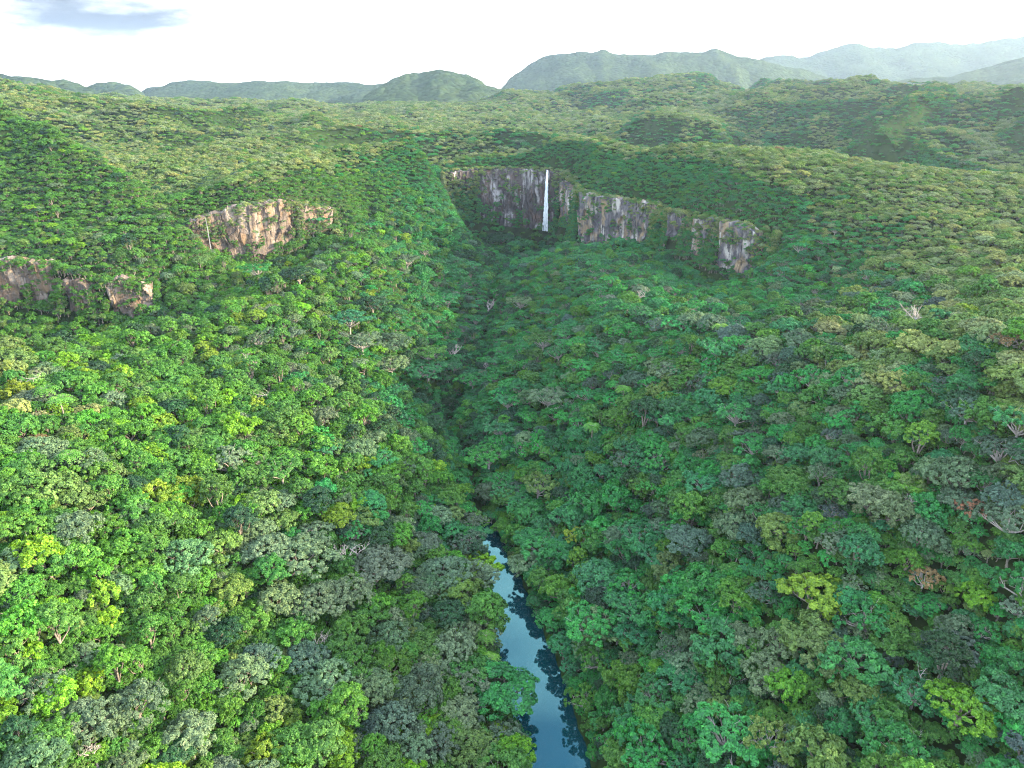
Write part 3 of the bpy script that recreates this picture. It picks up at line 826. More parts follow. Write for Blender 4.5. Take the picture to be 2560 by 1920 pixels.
# ------------------------------------------------------------------ leaf colours (reflectance; the zones below add some shade and sun)
TINT = {
    'green':   (0.050, 0.155, 0.024),
    'fresh':   (0.062, 0.188, 0.020),
    'lime':    (0.105, 0.245, 0.013),
    'teal':    (0.032, 0.158, 0.052),
    'emerald': (0.030, 0.190, 0.042),
    'grey':    (0.092, 0.155, 0.074),
    'olive':   (0.088, 0.165, 0.038),
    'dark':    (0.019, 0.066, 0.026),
    'slate':   (0.056, 0.108, 0.068),
    'gold':    (0.115, 0.210, 0.016),
    'straw':   (0.195, 0.240, 0.070),
    'moss':    (0.120, 0.200, 0.048),
    'sage':    (0.165, 0.228, 0.095),
    'brown':   (0.165, 0.120, 0.055),
}
WORD = {'green': 'mid-green', 'fresh': 'bright green', 'lime': 'lime-green', 'teal': 'blue-green', 'emerald': 'emerald-green', 'grey': 'grey-green', 'olive': 'olive-green',
        'dark': 'dark green', 'slate': 'slate-green', 'gold': 'yellow-green', 'brown': 'orange-brown', 'straw': 'straw-green', 'sage': 'pale sage', 'moss': 'moss-green'}
SHAPE_WORD = {'dome': 'domed', 'lumpy': 'lumpy broad', 'bushy': 'bushy', 'vine': 'creeper-draped', 'tall': 'tall narrow', 'open': 'open-branched', 'flat': 'flat-topped'}
ZONES = {   # weights of the colours on each part of the land
    'left':    dict(green=5, fresh=5, lime=0.9, grey=1.6, olive=1.6, dark=0.6, gold=0.2),
    'leftgrey': dict(green=1.8, fresh=1.4, lime=0.4, grey=6, olive=1.6, dark=0.4, slate=1.0),
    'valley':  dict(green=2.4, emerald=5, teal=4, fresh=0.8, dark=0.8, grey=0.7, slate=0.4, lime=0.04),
    'ravine':  dict(teal=3, dark=2.2, emerald=1.5, slate=0.6, green=0.8),  # darker mix: the shade of the ravine is put into the leaf colours
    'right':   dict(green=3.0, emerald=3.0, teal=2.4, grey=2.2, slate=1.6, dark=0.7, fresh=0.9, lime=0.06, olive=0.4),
    'plateau': dict(moss=4.0, straw=2.6, olive=1.8, sage=3.0, green=0.9, fresh=0.4, gold=0.15, slate=0.2, brown=0.02),
    'spur':    dict(green=4.5, olive=1.6, fresh=2.6, lime=0.4, dark=1.6, grey=0.8),
}
def pick_tints(x, y, z, sl, r2):
    n = len(x)
    u = fbm(x / 22, y / 22, 41, 3) * 0.5 + 0.5            # neighbours tend to be of one kind
    u = np.clip((u - 0.5) * 1.5 + 0.5 + r2.normal(size=n) * 0.15, 0.0, 0.9999)
    e = fbm(x / 80, y / 80, 44, 3) + r2.normal(size=n) * 0.55          # kinds mingle where the zones meet
    zn = np.full(n, 'valley', object)
    zn[(x > 60 + e * 35) & (y < 330)] = 'right'
    zn[x < -25 - (y - 150) * 0.20 + e * 42] = 'left'
    zn[(y < 215 + e * 30) & (x > -75 + e * 40) & (x < -2)] = 'leftgrey'
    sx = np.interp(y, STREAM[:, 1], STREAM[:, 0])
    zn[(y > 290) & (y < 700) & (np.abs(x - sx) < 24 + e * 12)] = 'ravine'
    plate = (z > 70 + e * 10) & (sl < 0.62 + e * 0.14)       # pale plateau forest; colour by slope also paints lit tops and shaded sides
    zn[plate] = 'plateau'
    zn[(z > 62) & (x < -205) & (y < 500 - (x + 205) * 0.55 + e * 14)] = 'spur'
    out = np.empty(n, object)
    for name_, w in ZONES.items():
        k = zn == name_
        ks = np.array(list(w), object); cw = np.cumsum([w[q] for q in ks]); cw = cw / cw[-1]
        out[k] = ks[np.minimum(np.searchsorted(cw, (u[k] * 3.7 + (name_ == 'left') * 0.3) % 1.0), len(ks) - 1)]
    return out
def choose(options, r2, n):
    return np.array(options, object)[r2.integers(0, len(options), n)]
def tint_of(name, r2):
    c = np.array(TINT[name]) * r2.uniform(0.78, 1.22)
    return np.clip(c * (1 + r2.normal(size=3) * np.array([0.09, 0.05, 0.12])), 0.005, 0.5)
KIND_FOR = {'grey': ['lumpy', 'dome', 'lumpy', 'open'], 'slate': ['lumpy', 'dome', 'open'], 'olive': ['lumpy', 'bushy', 'dome'], 'dark': ['dome', 'tall', 'dome'], 'lime': ['bushy', 'vine', 'dome'],
            'gold': ['bushy', 'dome'], 'fresh': ['vine', 'bushy', 'dome', 'vine', 'tall'], 'green': ['dome', 'vine', 'bushy', 'tall'], 'emerald': ['vine', 'bushy', 'vine', 'flat', 'open'],
            'teal': ['vine', 'dome', 'bushy', 'flat'], 'brown': ['open', 'lumpy'], 'straw': ['lumpy', 'dome'], 'sage': ['lumpy', 'dome'], 'moss': ['dome', 'lumpy', 'bushy']}
KINDS = list(SHAPES)

# ------------------------------------------------------------------ singled-out trees, read off the photograph
GX0, GX1, GY0, GY1, GS = -900, 900, 40, 1300, 5.0
_gx = np.arange(GX0, GX1 + 1, GS); _gy = np.arange(GY0, GY1 + 1, GS)
_GX, _GY = np.meshgrid(_gx, _gy)
_GH = height(_GX, _GY)
def hfast(x, y):
    fx = np.clip((np.asarray(x, float) - GX0) / GS, 0, len(_gx) - 1.001); fy = np.clip((np.asarray(y, float) - GY0) / GS, 0, len(_gy) - 1.001)
    ix, iy = fx.astype(int), fy.astype(int); ax, ay = fx - ix, fy - iy
    return (_GH[iy, ix] * (1 - ax) + _GH[iy, ix + 1] * ax) * (1 - ay) + (_GH[iy + 1, ix] * (1 - ax) + _GH[iy + 1, ix + 1] * ax) * ay
def hit(px, py, dh):
    """Where the sight line through a pixel meets the surface dh above the ground."""
    r = ray(px, py)
    t = np.arange(90, 1250, 0.6)
    x, y, z = r[0] * t, r[1] * t, CAM_H + r[2] * t
    k = np.argmax(z < hfast(x, y) + dh)
    X_, Y_ = float(x[k]), float(y[k])
    d, w = river_d(X_, Y_)
    if Y_ < 290 and d < w + 1.5:                 # stands on the bank, not in the water
        cx = float(np.interp(Y_, RIVER[:, 1], RIVER[:, 0])); X_ = cx + math.copysign(float(w) + 2.5, X_ - cx)
    return X_, Y_, max(0.4, float(hfast(X_, Y_))), t[k]

individuals = []   # (x, y, z, radius)
def make_tree(name, meshes, x, y, z, s, rot, tint, label, cat, group=None, lean=0.0, hs=1.0):
    e = obj(name, None, loc=(x, y, z), label=label, cat=cat, group=group)
    e.empty_display_size = 0.5
    e.scale = (s, s, s * hs); e.rotation_euler = (lean, lean * 0.5, rot)
    if meshes[1] is not None:
        obj('trunk', meshes[1], e)
    if meshes[0] is not None:
        c = obj('crown', meshes[0], e); c['tint'] = [float(v) for v in tint]
    return e
hero = [  # px, py (crown centre), kind, tint, radius px, label
    (1290, 1880, 'dome', 'lime', 52, 'round lime-green tree on the near left river bank'),
    (1262, 1735, 'dome', 'emerald', 84, 'large rounded emerald tree overhanging the river from the left'),
    (2403, 1765, 'lumpy', 'lime', 82, 'wide bright lime-green crown near the lower right corner'),
    (1455, 1342, 'flat', 'gold', 42, 'flat yellow-green tree right of the narrow dark river reach'),
    (650, 1880, 'bushy', 'gold', 52, 'mustard-yellow bushy tree at the bottom edge, left of the river'),
    (218, 1680, 'bushy', 'lime', 42, 'lime bush tucked among grey-green crowns at lower left'),
    (2455, 1475, 'bushy', 'lime', 44, 'dark lime bushy tree close to the right edge'),
    (1666, 1360, 'bushy', 'fresh', 36, 'small vivid green crown beside two slate-grey crowns'),
    (1895, 1618, 'flat', 'fresh', 52, 'vivid green layered crown on the right slope above white bare branches'),
    (2030, 1480, 'bushy', 'gold', 70, 'large pale yellow-green crown in the middle of the right slope'),
    (2315, 1422, 'open', 'brown', 40, 'orange-brown thin-leaved tree on the right slope'),
    (2430, 1248, 'open', 'brown', 40, 'rust-brown thin crown high on the right slope'),
    (745, 1400, 'lumpy', 'grey', 86, 'largest lumpy grey-green crown left of the river'),
    (660, 1370, 'lumpy', 'grey', 58, 'grey-green crown on the upper left flank of the largest lumpy one'),
    (800, 1490, 'lumpy', 'grey', 66, 'grey-green crown on the lower right flank of the largest lumpy one'),
    (700, 1500, 'dome', 'grey', 56, 'grey-green crown directly below the largest lumpy one'),
    (940, 1420, 'lumpy', 'grey', 74, 'grey-green crown between the largest lumpy one and the river'),
    (1110, 1430, 'lumpy', 'grey', 64, 'grey-green crown leaning over the dark river reach'),
    (600, 1690, 'lumpy', 'grey', 66, 'rounded sage-green crown below the largest lumpy one'),
    (340, 1760, 'lumpy', 'grey', 70, 'broad sage-green crown near the lower left corner'),
    (820, 1700, 'lumpy', 'grey', 70, 'sage-green crown with dark gap above, bottom centre left'),
    (470, 1840, 'dome', 'grey', 66, 'sage dome at the bottom edge, left part of the forest'),
    (1560, 1345, 'dome', 'slate', 54, 'dusky slate-blue crown beside the small vivid green one'),
    (1720, 1350, 'dome', 'slate', 60, 'dusky slate crown right of the small vivid green one'),
    (1345, 1225, 'flat', 'olive', 48, 'flat olive crown with pale branches above the dark river gap'),
    (1225, 1225, 'lumpy', 'slate', 40, 'slate-grey crown arching over the dark river gap'),
    (1322, 1412, 'lumpy', 'grey', 50, 'grey crown with drooping limbs over the right river bank'),
    (1400, 1475, 'vine', 'fresh', 46, 'bright green tree on the right bank beside the dark reach'),
    (1385, 1545, 'dome', 'emerald', 38, 'small round emerald dome on the right bank, upper of two'),
    (1400, 1612, 'dome', 'teal', 40, 'small round blue-green dome on the right bank, lower of two'),
    (1450, 1750, 'open', 'fresh', 44, 'light open crown jutting over the right bank'),
    (1480, 1640, 'open', 'green', 44, 'pale open crown with white limbs on the right bank'),
    (1930, 1850, 'open', 'olive', 62, 'pale crown on thick white limbs at the lower right'),
    (930, 760, 'lumpy', 'dark', 42, 'dark rounded tree among paler ones in the upper valley'),
    (985, 855, 'lumpy', 'slate', 44, 'dusky rounded tree above the parasol-shaped trees'),
    (1250, 605, 'dome', 'dark', 40, 'dark tree in the mouth of the gorge below the waterfall'),
    (745, 690, 'dome', 'dark', 44, 'dark round crown below the tan cliff'),
]
r3 = np.random.default_rng(77)
def add_hero(px, py, kind, tint, rpx, label, group=None):
    x, y, z, t = hit(px, py, 7.5)
    base = 6.2 if kind == 'flat' else 5.0
    s = rpx * t / F / base
    hs = 1.0 if s < 1.25 else 1.0 / (s ** 0.55)
    v = NEAR[kind][int(r3.integers(len(NEAR[kind])))]
    nm = {'flat': 'umbrella_tree', 'open': 'open_crowned_tree'}.get(kind, 'broadleaf_tree')
    make_tree(nm, v, x, y, z - 0.3, s, r3.uniform(0, 6.28), tint_of(tint, r3), label, 'tree', group, hs=hs)
    individuals.append((x, y, z, s * base))
for h in hero:
    add_hero(*h)
# parasol-shaped trees of the upper valley
umb = [(1068, 938, 60, 'largest pale parasol-shaped tree in the middle of the valley'), (1072, 890, 44, 'parasol tree directly behind the largest parasol-shaped one'),
       (980, 916, 44, 'parasol tree just left of the largest parasol-shaped one'), (872, 808, 52, 'wide parasol tree on the left side of the upper valley'),
       (905, 862, 50, 'bright layered parasol tree below the dusky rounded tree'), (1016, 655, 34, 'small parasol tree high on the left valley side'),
       (1062, 630, 32, 'small parasol tree near the gorge mouth, left of the stream'), (1118, 756, 40, 'parasol tree near the stream in the upper valley'),
       (1174, 668, 28, 'tiny parasol tree with white limbs by the upper stream'), (1356, 858, 44, 'parasol tree with white limbs on the right valley side'),
       (1370, 1000, 48, 'parasol tree right of the stream, above the grey-blue crowns'), (1220, 1150, 56, 'spreading parasol tree with bright white limbs above the river head'),
       (780, 560, 36, 'parasol tree at the foot of the broken pink rock'), (640, 680, 40, 'pale parasol tree below the tan cliff band'),
       (1840, 1040, 50, 'wide parasol tree on the right slope'), (1180, 955, 38, 'parasol tree beside the stream, right of the largest one'),
       (1300, 760, 34, 'small parasol tree under the streaked cliff'), (700, 1180, 52, 'parasol tree on the sunny left slope')]
for px, py, rp, lab in umb:
    add_hero(px, py, 'flat', r3.choice(['emerald', 'teal', 'green', 'grey']), rp, lab, 'parasol-shaped trees of the valley')
# bare grey trees
dead = [(881, 1350, 60, 'tall white bare tree behind the largest lumpy crown'), (770, 1568, 44, 'bare pale branches under the largest lumpy crown'), (362, 1410, 50, 'bare silver branches among grey-green crowns on the left slope'),
        (240, 1880, 62, 'bare twiggy tree at the bottom edge near the left corner'), (428, 1640, 44, 'bare twisted pinkish branches on the lower left slope'), (1804, 1690, 60, 'white bare branching tree on the lower right slope'),
        (2337, 1690, 56, 'bare pale tree left of the wide lime crown'), (2306, 1868, 60, 'bare brownish-grey tree at the bottom right edge'), (2035, 1530, 44, 'bare grey twigs below the pale yellow-green crown'),
        (1903, 1668, 44, 'bare thin tree beside the vivid green layered crown'), (2105, 1560, 48, 'bare tangled branches in a dark gap on the right slope'), (2306, 1250, 46, 'bare grey tree high on the right slope'),
        (2195, 1245, 46, 'bare brownish tree left of the high bare grey one'), (632, 880, 36, 'bare pale tree on the upper left slope'), (636, 985, 44, 'bare pinkish tree below the pale one on the left slope'),
        (641, 1140, 30, 'small bare tree in the middle of the left slope'), (1138, 875, 36, 'bare brownish tree beside the parasol trees'), (1212, 756, 34, 'wide bare grey tree by the upper stream'),
        (1398, 1010, 36, 'bare twiggy tree behind the grey-blue crowns'), (1592, 735, 30, 'bare tree on the upper right valley side'), (1205, 905, 30, 'bare pale tree by the middle stream'),
        (428, 873, 32, 'bare tree above the sunny left slope'), (55, 945, 46, 'bare tree close to the left edge'), (2280, 800, 50, 'large bare grey tree on the upper right shoulder'),
        (1000, 1545, 40, 'bare limbs between grey-green crowns near the river'), (150, 1620, 40, 'bare stems near the left edge of the forest')]
for i, (px, py, rp, lab) in enumerate(dead):
    x, y, z, t = hit(px, py, 8.0)
    s = rp * t / F / 4.6
    s = min(s, 1.75)
    make_tree('bare_tree', (None, DEAD[i % 4]), x, y, z, s, r3.uniform(0, 6.28), None, lab, 'tree', 'bare grey trees', lean=r3.uniform(-0.15, 0.15))
    individuals.append((x, y, z, s * 1.6))
# tree ferns
ferns = [(122, 995, 34, 'tree fern near the left edge, upper of two'), (154, 1020, 34, 'tree fern near the left edge, lower of two'), (176, 1158, 36, 'tree fern on the sunny left slope below the pair'),
         (1480, 1080, 26, 'tree fern on the right side of the middle valley'), (1560, 985, 24, 'tree fern on the right slope above the fern by the stream'), (1800, 830, 24, 'tree fern below the near cliff buttress'),
         (1215, 1600, 30, 'spiky palm-like plant on the left river bank'), (1225, 1655, 30, 'lower spiky palm-like plant on the left river bank')]
for i, (px, py, rp, lab) in enumerate(ferns):
    x, y, z, t = hit(px, py, 7.0)
    s = rp * t / F / 3.2
    make_tree('tree_fern', FERN[i % 2], x, y, z + 1.5, s, r3.uniform(0, 6.28), tint_of('fresh', r3), lab, 'fern', 'tree ferns and palm-like plants')
    individuals.append((x, y, z, s * 2.5))

# ------------------------------------------------------------------ the forest
ind = np.array(individuals)
cliff_pts = []     # plan points kept clear of trees so that the rock shows: (x, y, clear radius, z above which trees may stand)
for (o, P, Nn, zlo, zhi), seg in zip(CL, CLSEG):
    if seg[3] > 0.5: continue
    for k in range(0, len(P), 3):
        cliff_pts.append((P[k, 0], P[k, 1], 5.5))
cliff_pts.append((FALL[0] + NR[kf, 0] * 6, FALL[1] + NR[kf, 1] * 6, 7)); cliff_pts.append((37, 706, 5)); cliff_pts.append((39, 714, 4))
cliff_pts = np.array(cliff_pts)

def jitter_grid(x0, x1, y0, y1, s, r2):
    gx, gy = np.meshgrid(np.arange(x0, x1, s), np.arange(y0, y1, s * 0.87))
    gx = gx + (np.arange(gx.shape[0]) % 2)[:, None] * s * 0.5
    gx = gx + r2.uniform(-0.38, 0.38, gx.shape) * s; gy = gy + r2.uniform(-0.38, 0.38, gy.shape) * s
    return gx.ravel(), gy.ravel()
def in_view(x, y, z, m=0.14):
    px, py, d = project(np.c_[x, y, z])
    return (px > -2560 * m) & (px < 2560 * (1 + m)) & (py > -300) & (py < 1920 * (1 + m) + 60) & (d > 5)
def scatter(x0, x1, y0, y1, s, smin, smax, seed_):
    r2 = np.random.default_rng(seed_)
    x, y = jitter_grid(x0, x1, y0, y1, s, r2)
    k = np.abs(x) < 0.92 * y + 70
    x, y = x[k], y[k]
    z = surf(x, y)
    k = in_view(x, y, z + 8); x, y, z = x[k], y[k], z[k]
    e = 2.0
    sl = np.hypot(surf(x + e, y) - surf(x - e, y), surf(x, y + e) - surf(x, y - e)) / (2 * e)
    sz = r2.uniform(0, 1, len(x)) ** 2.0 * (smax - smin) + smin
    sz *= 1 + 0.45 * fbm(x / 45, y / 45, 12, 3)
    sz = np.where(sl > 1.0, sz * 0.62, sz)
    sz = sz * (1 - 0.28 * sstep(66, 90, z) * (y > 330))          # wind-clipped on the plateau
    # keep off the water and the bare rock
    d, w = river_d(x, y)
    ok = ~((y < 292) & (d < w + 0.6 + 1.2 * sz))
    sx = np.interp(y, STREAM[:, 1], STREAM[:, 0])
    ok &= ~((y > 288) & (y < 690) & (np.abs(x - sx) < 2.0))
    if y0 < 760:
        for c in cliff_pts:
            ok &= ~(((x - c[0]) ** 2 + (y - c[1]) ** 2) < c[2] ** 2)
        for c in ind:
            ok &= ~(((x - c[0]) ** 2 + (y - c[1]) ** 2) < (c[3] * 0.80) ** 2)
    return x[ok], y[ok], z[ok], sz[ok], sl[ok]
parts = [scatter(-330, 330, 60, 330, 5.1, 0.48, 1.30, 1),
         scatter(-640, 640, 330, 760, 4.4, 0.34, 0.95, 2),
         scatter(-1250, 1250, 760, 1300, 5.6, 0.55, 1.15, 3),
         scatter(-1900, 1900, 1300, 2080, 8.0, 0.85, 1.5, 4)]
X = np.concatenate([p[0] for p in parts]); Y = np.concatenate([p[1] for p in parts]); Z = np.concatenate([p[2] for p in parts])
S = np.concatenate([p[3] for p in parts]); SL = np.concatenate([p[4] for p in parts])
# low growth that closes the gaps: between the trees, and on the steep rims where plan spacing leaves bare ground
def low_growth(x0, x1, y0, y1, step, smin, smax, seed_, steep=None):
    r2 = np.random.default_rng(seed_)
    x, y = jitter_grid(x0, x1, y0, y1, step, r2)
    k = np.abs(x) < 0.85 * y + 60; x, y = x[k], y[k]
    z = surf(x, y)
    k = in_view(x, y, z, 0.1); x, y, z = x[k], y[k], z[k]
    ok = np.ones(len(x), bool)
    sl = np.hypot(surf(x + 1.5, y) - surf(x - 1.5, y), surf(x, y + 1.5) - surf(x, y - 1.5)) / 3
    if steep: ok &= sl > steep
    d, w = river_d(x, y)
    ok &= ~((y < 292) & (d < w + 1.5))
    for c in cliff_pts:
        ok &= ~(((x - c[0]) ** 2 + (y - c[1]) ** 2) < (c[2] * 0.8) ** 2)
    return x[ok], y[ok], z[ok] - 0.4, r2.uniform(smin, smax, ok.sum()), sl[ok]
n_trees = len(X)
def cliff_growth():
    """Creepers and shrubs on the rims: thick between the bare faces, a fringe along the lip and foot of each face."""
    r2 = np.random.default_rng(31)
    out = []
    bare = {'R': [], 'L': [], 'N': []}
    for rm, a, b, lo_ in CLSEG:
        if lo_ < 0.5: bare[rm].append((a, b))
    for rm, (D, N) in RIMS.items():
        L = np.r_[0, np.cumsum(np.linalg.norm(np.diff(D[:, :2], axis=0), axis=1))]
        n = int(L[-1] / 0.30)
        for q in range(n):
            f = r2.uniform(-0.02, 1.02); sm = np.clip(f, 0, 1) * L[-1]
            P = np.array([np.interp(sm, L, D[:, i]) for i in range(4)]); Nn = np.array([np.interp(sm, L, N[:, i]) for i in range(2)])
            is_bare = any(a + 0.012 < f < b - 0.012 for a, b in bare[rm])
            zt, zb = P[2], P[3] - 7
            if is_bare:
                c = r2.uniform()
                if c < 0.46: v, off, sc_ = r2.uniform(0.96, 1.05), r2.uniform(-5, 2.0), r2.uniform(0.18, 0.55)          # lip
                elif c < 0.66: v, off, sc_ = 1.0 - 0.30 * r2.uniform() ** 2.0 * (0.3 + 1.4 * vnoise(sm / 6.0, 2.0, 9)), r2.uniform(1.2, 4.4), r2.uniform(0.12, 0.34)      # hanging over the edge
                elif c < 0.74: v, off, sc_ = r2.uniform(0.2, 0.85), r2.uniform(1.2, 2.6), r2.uniform(0.06, 0.17)        # ledges
                else: v, off, sc_ = -9, r2.uniform(1.5, 13.0), r2.uniform(0.35, 0.85)                    # foot
            else:
                v = r2.uniform(0, 1.05); off = 3.2 - 6.5 * np.clip(v, 0, 1) + r2.uniform(0, 2.5); sc_ = r2.uniform(0.22, 0.5)
            x, y = P[:2] + Nn * off
            out.append((x, y, float(surf(np.array([x]), np.array([y]))[0]) if v < -1 else zb + (zt - zb) * v - 4.5 * sc_, sc_))
            if not is_bare:
                for rep_ in range(2):
                    v = r2.uniform(0, 1.05); off = 3.2 - 6.5 * np.clip(v, 0, 1) + r2.uniform(0, 2.5); sc_ = r2.uniform(0.22, 0.5)
                    x, y = P[:2] + Nn * off
                    out.append((x, y, zb + (zt - zb) * v - 4.5 * sc_, sc_))
    # creeper patches that climb over the bare faces
    for (o_, P_, N_, zl_, zh_), (rm, a, b, lo_) in zip(CL, CLSEG):
        n_ = int(len(P_) * 0.55 * (zh_ - zl_).mean() / 1.5)
        for q in range(n_):
            k = int(r2.integers(len(P_))); v = r2.uniform(0, 1) ** 1.3
            edge = min(k, len(P_) - k) * 0.55
            if vnoise(k * 0.55 / 5.5 + lo_ * 9, v * (zh_[k] - zl_[k]) / 4.5, int(a * 100) + 3) > (0.50 if rm == 'L' else 0.56) + 0.10 * min(edge / 6, 1.0) + 0.06 * v - (0.3 if edge < 3 else 0) - (0.16 if v < 0.15 else 0):
                sc_ = r2.uniform(0.10, 0.30)
                x, y = P_[k] + N_[k] * r2.uniform(1.6, 4.6)
                out.append((x, y, zl_[k] + (zh_[k] - zl_[k]) * v - 4.5 * sc_, sc_))
    return np.array(out)
cg = cliff_growth()
for e_ in (low_growth(-330, 330, 60, 330, 2.9, 0.26, 0.55, 9), low_growth(-620, 620, 330, 760, 3.6, 0.24, 0.5, 10), low_growth(-620, 620, 330, 760, 2.6, 0.22, 0.48, 11, 0.75),
           (cg[:, 0], cg[:, 1], cg[:, 2], cg[:, 3], cg[:, 3] * 0)):
    X = np.r_[X, e_[0]]; Y = np.r_[Y, e_[1]]; Z = np.r_[Z, e_[2]]; S = np.r_[S, e_[3]]; SL = np.r_[SL, e_[4]]
r4 = np.random.default_rng(123)
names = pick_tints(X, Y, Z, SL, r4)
kinds = np.empty(len(X), object)
for nm in TINT:
    k = names == nm
    kinds[k] = choose(KIND_FOR[nm], r4, int(k.sum()))
kinds[n_trees:] = choose(['vine', 'bushy', 'dome'], r4, len(X) - n_trees)
names[n_trees:] = np.where(np.isin(names[n_trees:], ['lime', 'brown', 'gold', 'slate', 'grey']), 'green', names[n_trees:])
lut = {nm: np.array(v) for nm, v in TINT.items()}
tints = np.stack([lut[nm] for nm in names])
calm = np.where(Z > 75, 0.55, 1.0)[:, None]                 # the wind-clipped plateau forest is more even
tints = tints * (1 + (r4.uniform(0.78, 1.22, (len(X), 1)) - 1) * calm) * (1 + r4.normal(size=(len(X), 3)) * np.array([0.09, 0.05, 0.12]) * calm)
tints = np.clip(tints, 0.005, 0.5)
dist = np.sqrt(X ** 2 + Y ** 2 + (Z - CAM_H) ** 2)
HS = np.where(Z > 80, 0.82, np.where(S > 1.1, 0.9, 1.0)) * r4.uniform(0.85, 1.15, len(X))
ROT = r4.uniform(0, 6.283, len(X))
WD = np.where((Z > 75) & (Y > 330) & (np.arange(len(X)) < n_trees), 1.22, 1.0)      # low wide crowns on the wind-clipped tops

# the ones that show largest become trees of their own
px, py, dep = project(np.c_[X, Y, Z + 7 * S])
app = S * 5 / dep * F
inside = (px > -10) & (px < 2570) & (py > 0) & (py < 1935)
inside &= np.arange(len(X)) < n_trees
order = np.argsort(-np.where(inside, app, 0))
N_SINGLE = 300 - len(hero) - len(umb)
single = order[:N_SINGLE]
ORD = ['first', 'second', 'third', 'fourth', 'fifth', 'sixth', 'seventh', 'eighth', 'ninth', 'tenth', 'eleventh', 'twelfth', 'thirteenth', 'fourteenth', 'fifteenth', 'sixteenth', 'seventeenth',
       'eighteenth', 'nineteenth', 'twentieth']
rows = {}
for k in single:
    side = 'left' if px[k] < 1350 else 'right'
    row = int(np.clip((1935 - py[k]) // 85, 0, 18))
    rows.setdefault((side, row, names[k], kinds[k]), []).append(k)
ROWN = ['bottom row'] + [w_ + ' row up' for w_ in ORD[1:]]
for (side, row, nm, kd), ks in rows.items():
    ks = sorted(ks, key=lambda q: abs(px[q] - 1350))
    for i, k in enumerate(ks):
        pos = '' if len(ks) == 1 else ', ' + (ORD[i] + ' from the river' if i else 'closest to the river')
        lab = f'{WORD[nm]} {SHAPE_WORD[kd]} tree {side} of the river, {ROWN[row]}{pos}'
        v = NEAR[kd][int(r4.integers(len(NEAR[kd])))]
        nme = {'flat': 'umbrella_tree', 'open': 'open_crowned_tree'}.get(kd, 'broadleaf_tree')
        make_tree(nme, v, X[k], Y[k], Z[k] - 1.0 * S[k], S[k], ROT[k], tints[k], lab, 'tree', 'forest trees nearest the viewer', hs=HS[k])

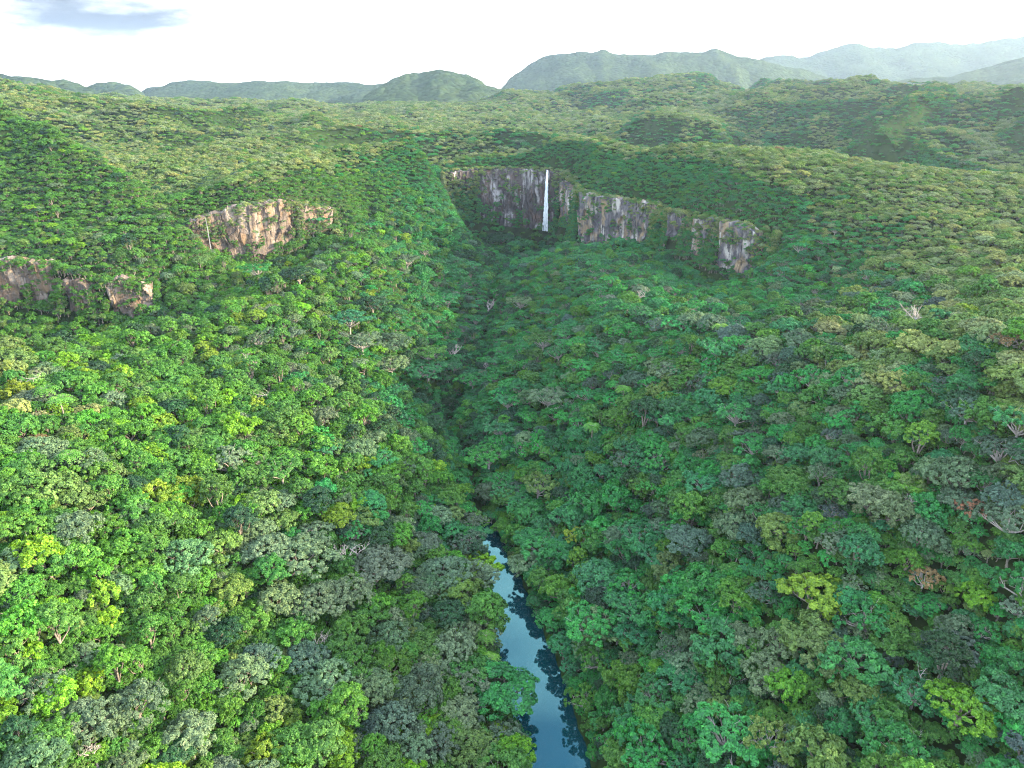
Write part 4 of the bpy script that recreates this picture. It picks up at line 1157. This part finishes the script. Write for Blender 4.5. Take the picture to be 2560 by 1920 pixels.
rest = np.ones(len(X), bool); rest[single] = False
protos = bpy.data.collections.new('forest_prototypes')
proto_index = {}
n_p = 0
def add_proto(key, me):
    global n_p
    o = bpy.data.objects.new('proto_%03d' % n_p, me)
    protos.objects.link(o)
    proto_index.setdefault(key, []).append(n_p)
    n_p += 1
for kd in KINDS:
    for v in NEAR[kd]: add_proto(kd, v[2])
for me in FARK: add_proto('far', me)
idx = np.zeros(len(X), int)
for kd, ch in proto_index.items():
    k = (dist >= 560) if kd == 'far' else ((kinds == kd) & (dist < 560))
    idx[k] = np.array(ch)[r4.integers(0, len(ch), int(k.sum()))]
def build_forest(name, sel, label):
    me = bpy.data.meshes.new(name)
    n = int(sel.sum())
    me.vertices.add(n)
    me.vertices.foreach_set('co', np.c_[X[sel], Y[sel], Z[sel] - 1.0 * S[sel]].astype(np.float32).ravel())
    def attr(nm, ty, key, arr):
        a = me.attributes.new(nm, ty, 'POINT'); a.data.foreach_set(key, arr)
    attr('pick', 'INT', 'value', idx[sel].astype(np.int32))
    attr('tint', 'FLOAT_VECTOR', 'vector', tints[sel].astype(np.float32).ravel())
    attr('turn', 'FLOAT_VECTOR', 'vector', np.c_[r4.normal(size=n) * 0.06, r4.normal(size=n) * 0.06, ROT[sel]].astype(np.float32).ravel())
    attr('size', 'FLOAT_VECTOR', 'vector', np.c_[S[sel] * WD[sel], S[sel] * WD[sel], S[sel] * HS[sel]].astype(np.float32).ravel())
    o = obj(name, me, kind='stuff', label=label, cat='forest')
    ng = bpy.data.node_groups.new(name + '_scatter', 'GeometryNodeTree')
    ng.interface.new_socket('Geometry', in_out='INPUT', socket_type='NodeSocketGeometry')
    ng.interface.new_socket('Geometry', in_out='OUTPUT', socket_type='NodeSocketGeometry')
    N_, L_ = ng.nodes, ng.links
    gi, go = N_.new('NodeGroupInput'), N_.new('NodeGroupOutput')
    iop = N_.new('GeometryNodeInstanceOnPoints')
    ci = N_.new('GeometryNodeCollectionInfo'); ci.inputs['Collection'].default_value = protos
    ci.inputs['Separate Children'].default_value = True; ci.inputs['Reset Children'].default_value = True
    def na(nm, ty):
        q = N_.new('GeometryNodeInputNamedAttribute'); q.data_type = ty; q.inputs['Name'].default_value = nm
        return q.outputs['Attribute']
    L_.new(gi.outputs[0], iop.inputs['Points']); L_.new(ci.outputs[0], iop.inputs['Instance'])
    iop.inputs['Pick Instance'].default_value = True
    L_.new(na('pick', 'INT'), iop.inputs['Instance Index'])
    L_.new(na('turn', 'FLOAT_VECTOR'), iop.inputs['Rotation'])
    L_.new(na('size', 'FLOAT_VECTOR'), iop.inputs['Scale'])
    L_.new(iop.outputs[0], go.inputs[0])
    md = o.modifiers.new('scatter', 'NODES'); md.node_group = ng
    return o
build_forest('forest', rest, 'dense rainforest covering the valley sides and the plateau beyond')
print('forest', int(rest.sum()), 'single', len(single))

# ------------------------------------------------------------------ haze
def build_haze():
    x0, x1, y0, y1, z0, z1 = -7050, 7050, -350, 7650, -6.0, 570.0
    V = [(x, y, z) for z in (z0, z1) for y in (y0, y1) for x in (x0, x1)]
    Fq = [(0, 2, 3, 1), (4, 5, 7, 6), (0, 1, 5, 4), (1, 3, 7, 5), (3, 2, 6, 7), (2, 0, 4, 6)]
    m, n, l, out = new_mat('haze')
    pv = n.new('ShaderNodeVolumePrincipled')
    pv.inputs['Color'].default_value = (0.66, 0.83, 1.0, 1)
    pv.inputs['Density'].default_value = 0.000058
    pv.inputs['Anisotropy'].default_value = 0.55
    l.new(pv.outputs['Volume'], out.inputs['Volume'])
    obj('haze', mesh_np('haze', V, Fq, [m]), kind='stuff', label='thin pale haze over the forest and far mountains', cat='haze')
build_haze()
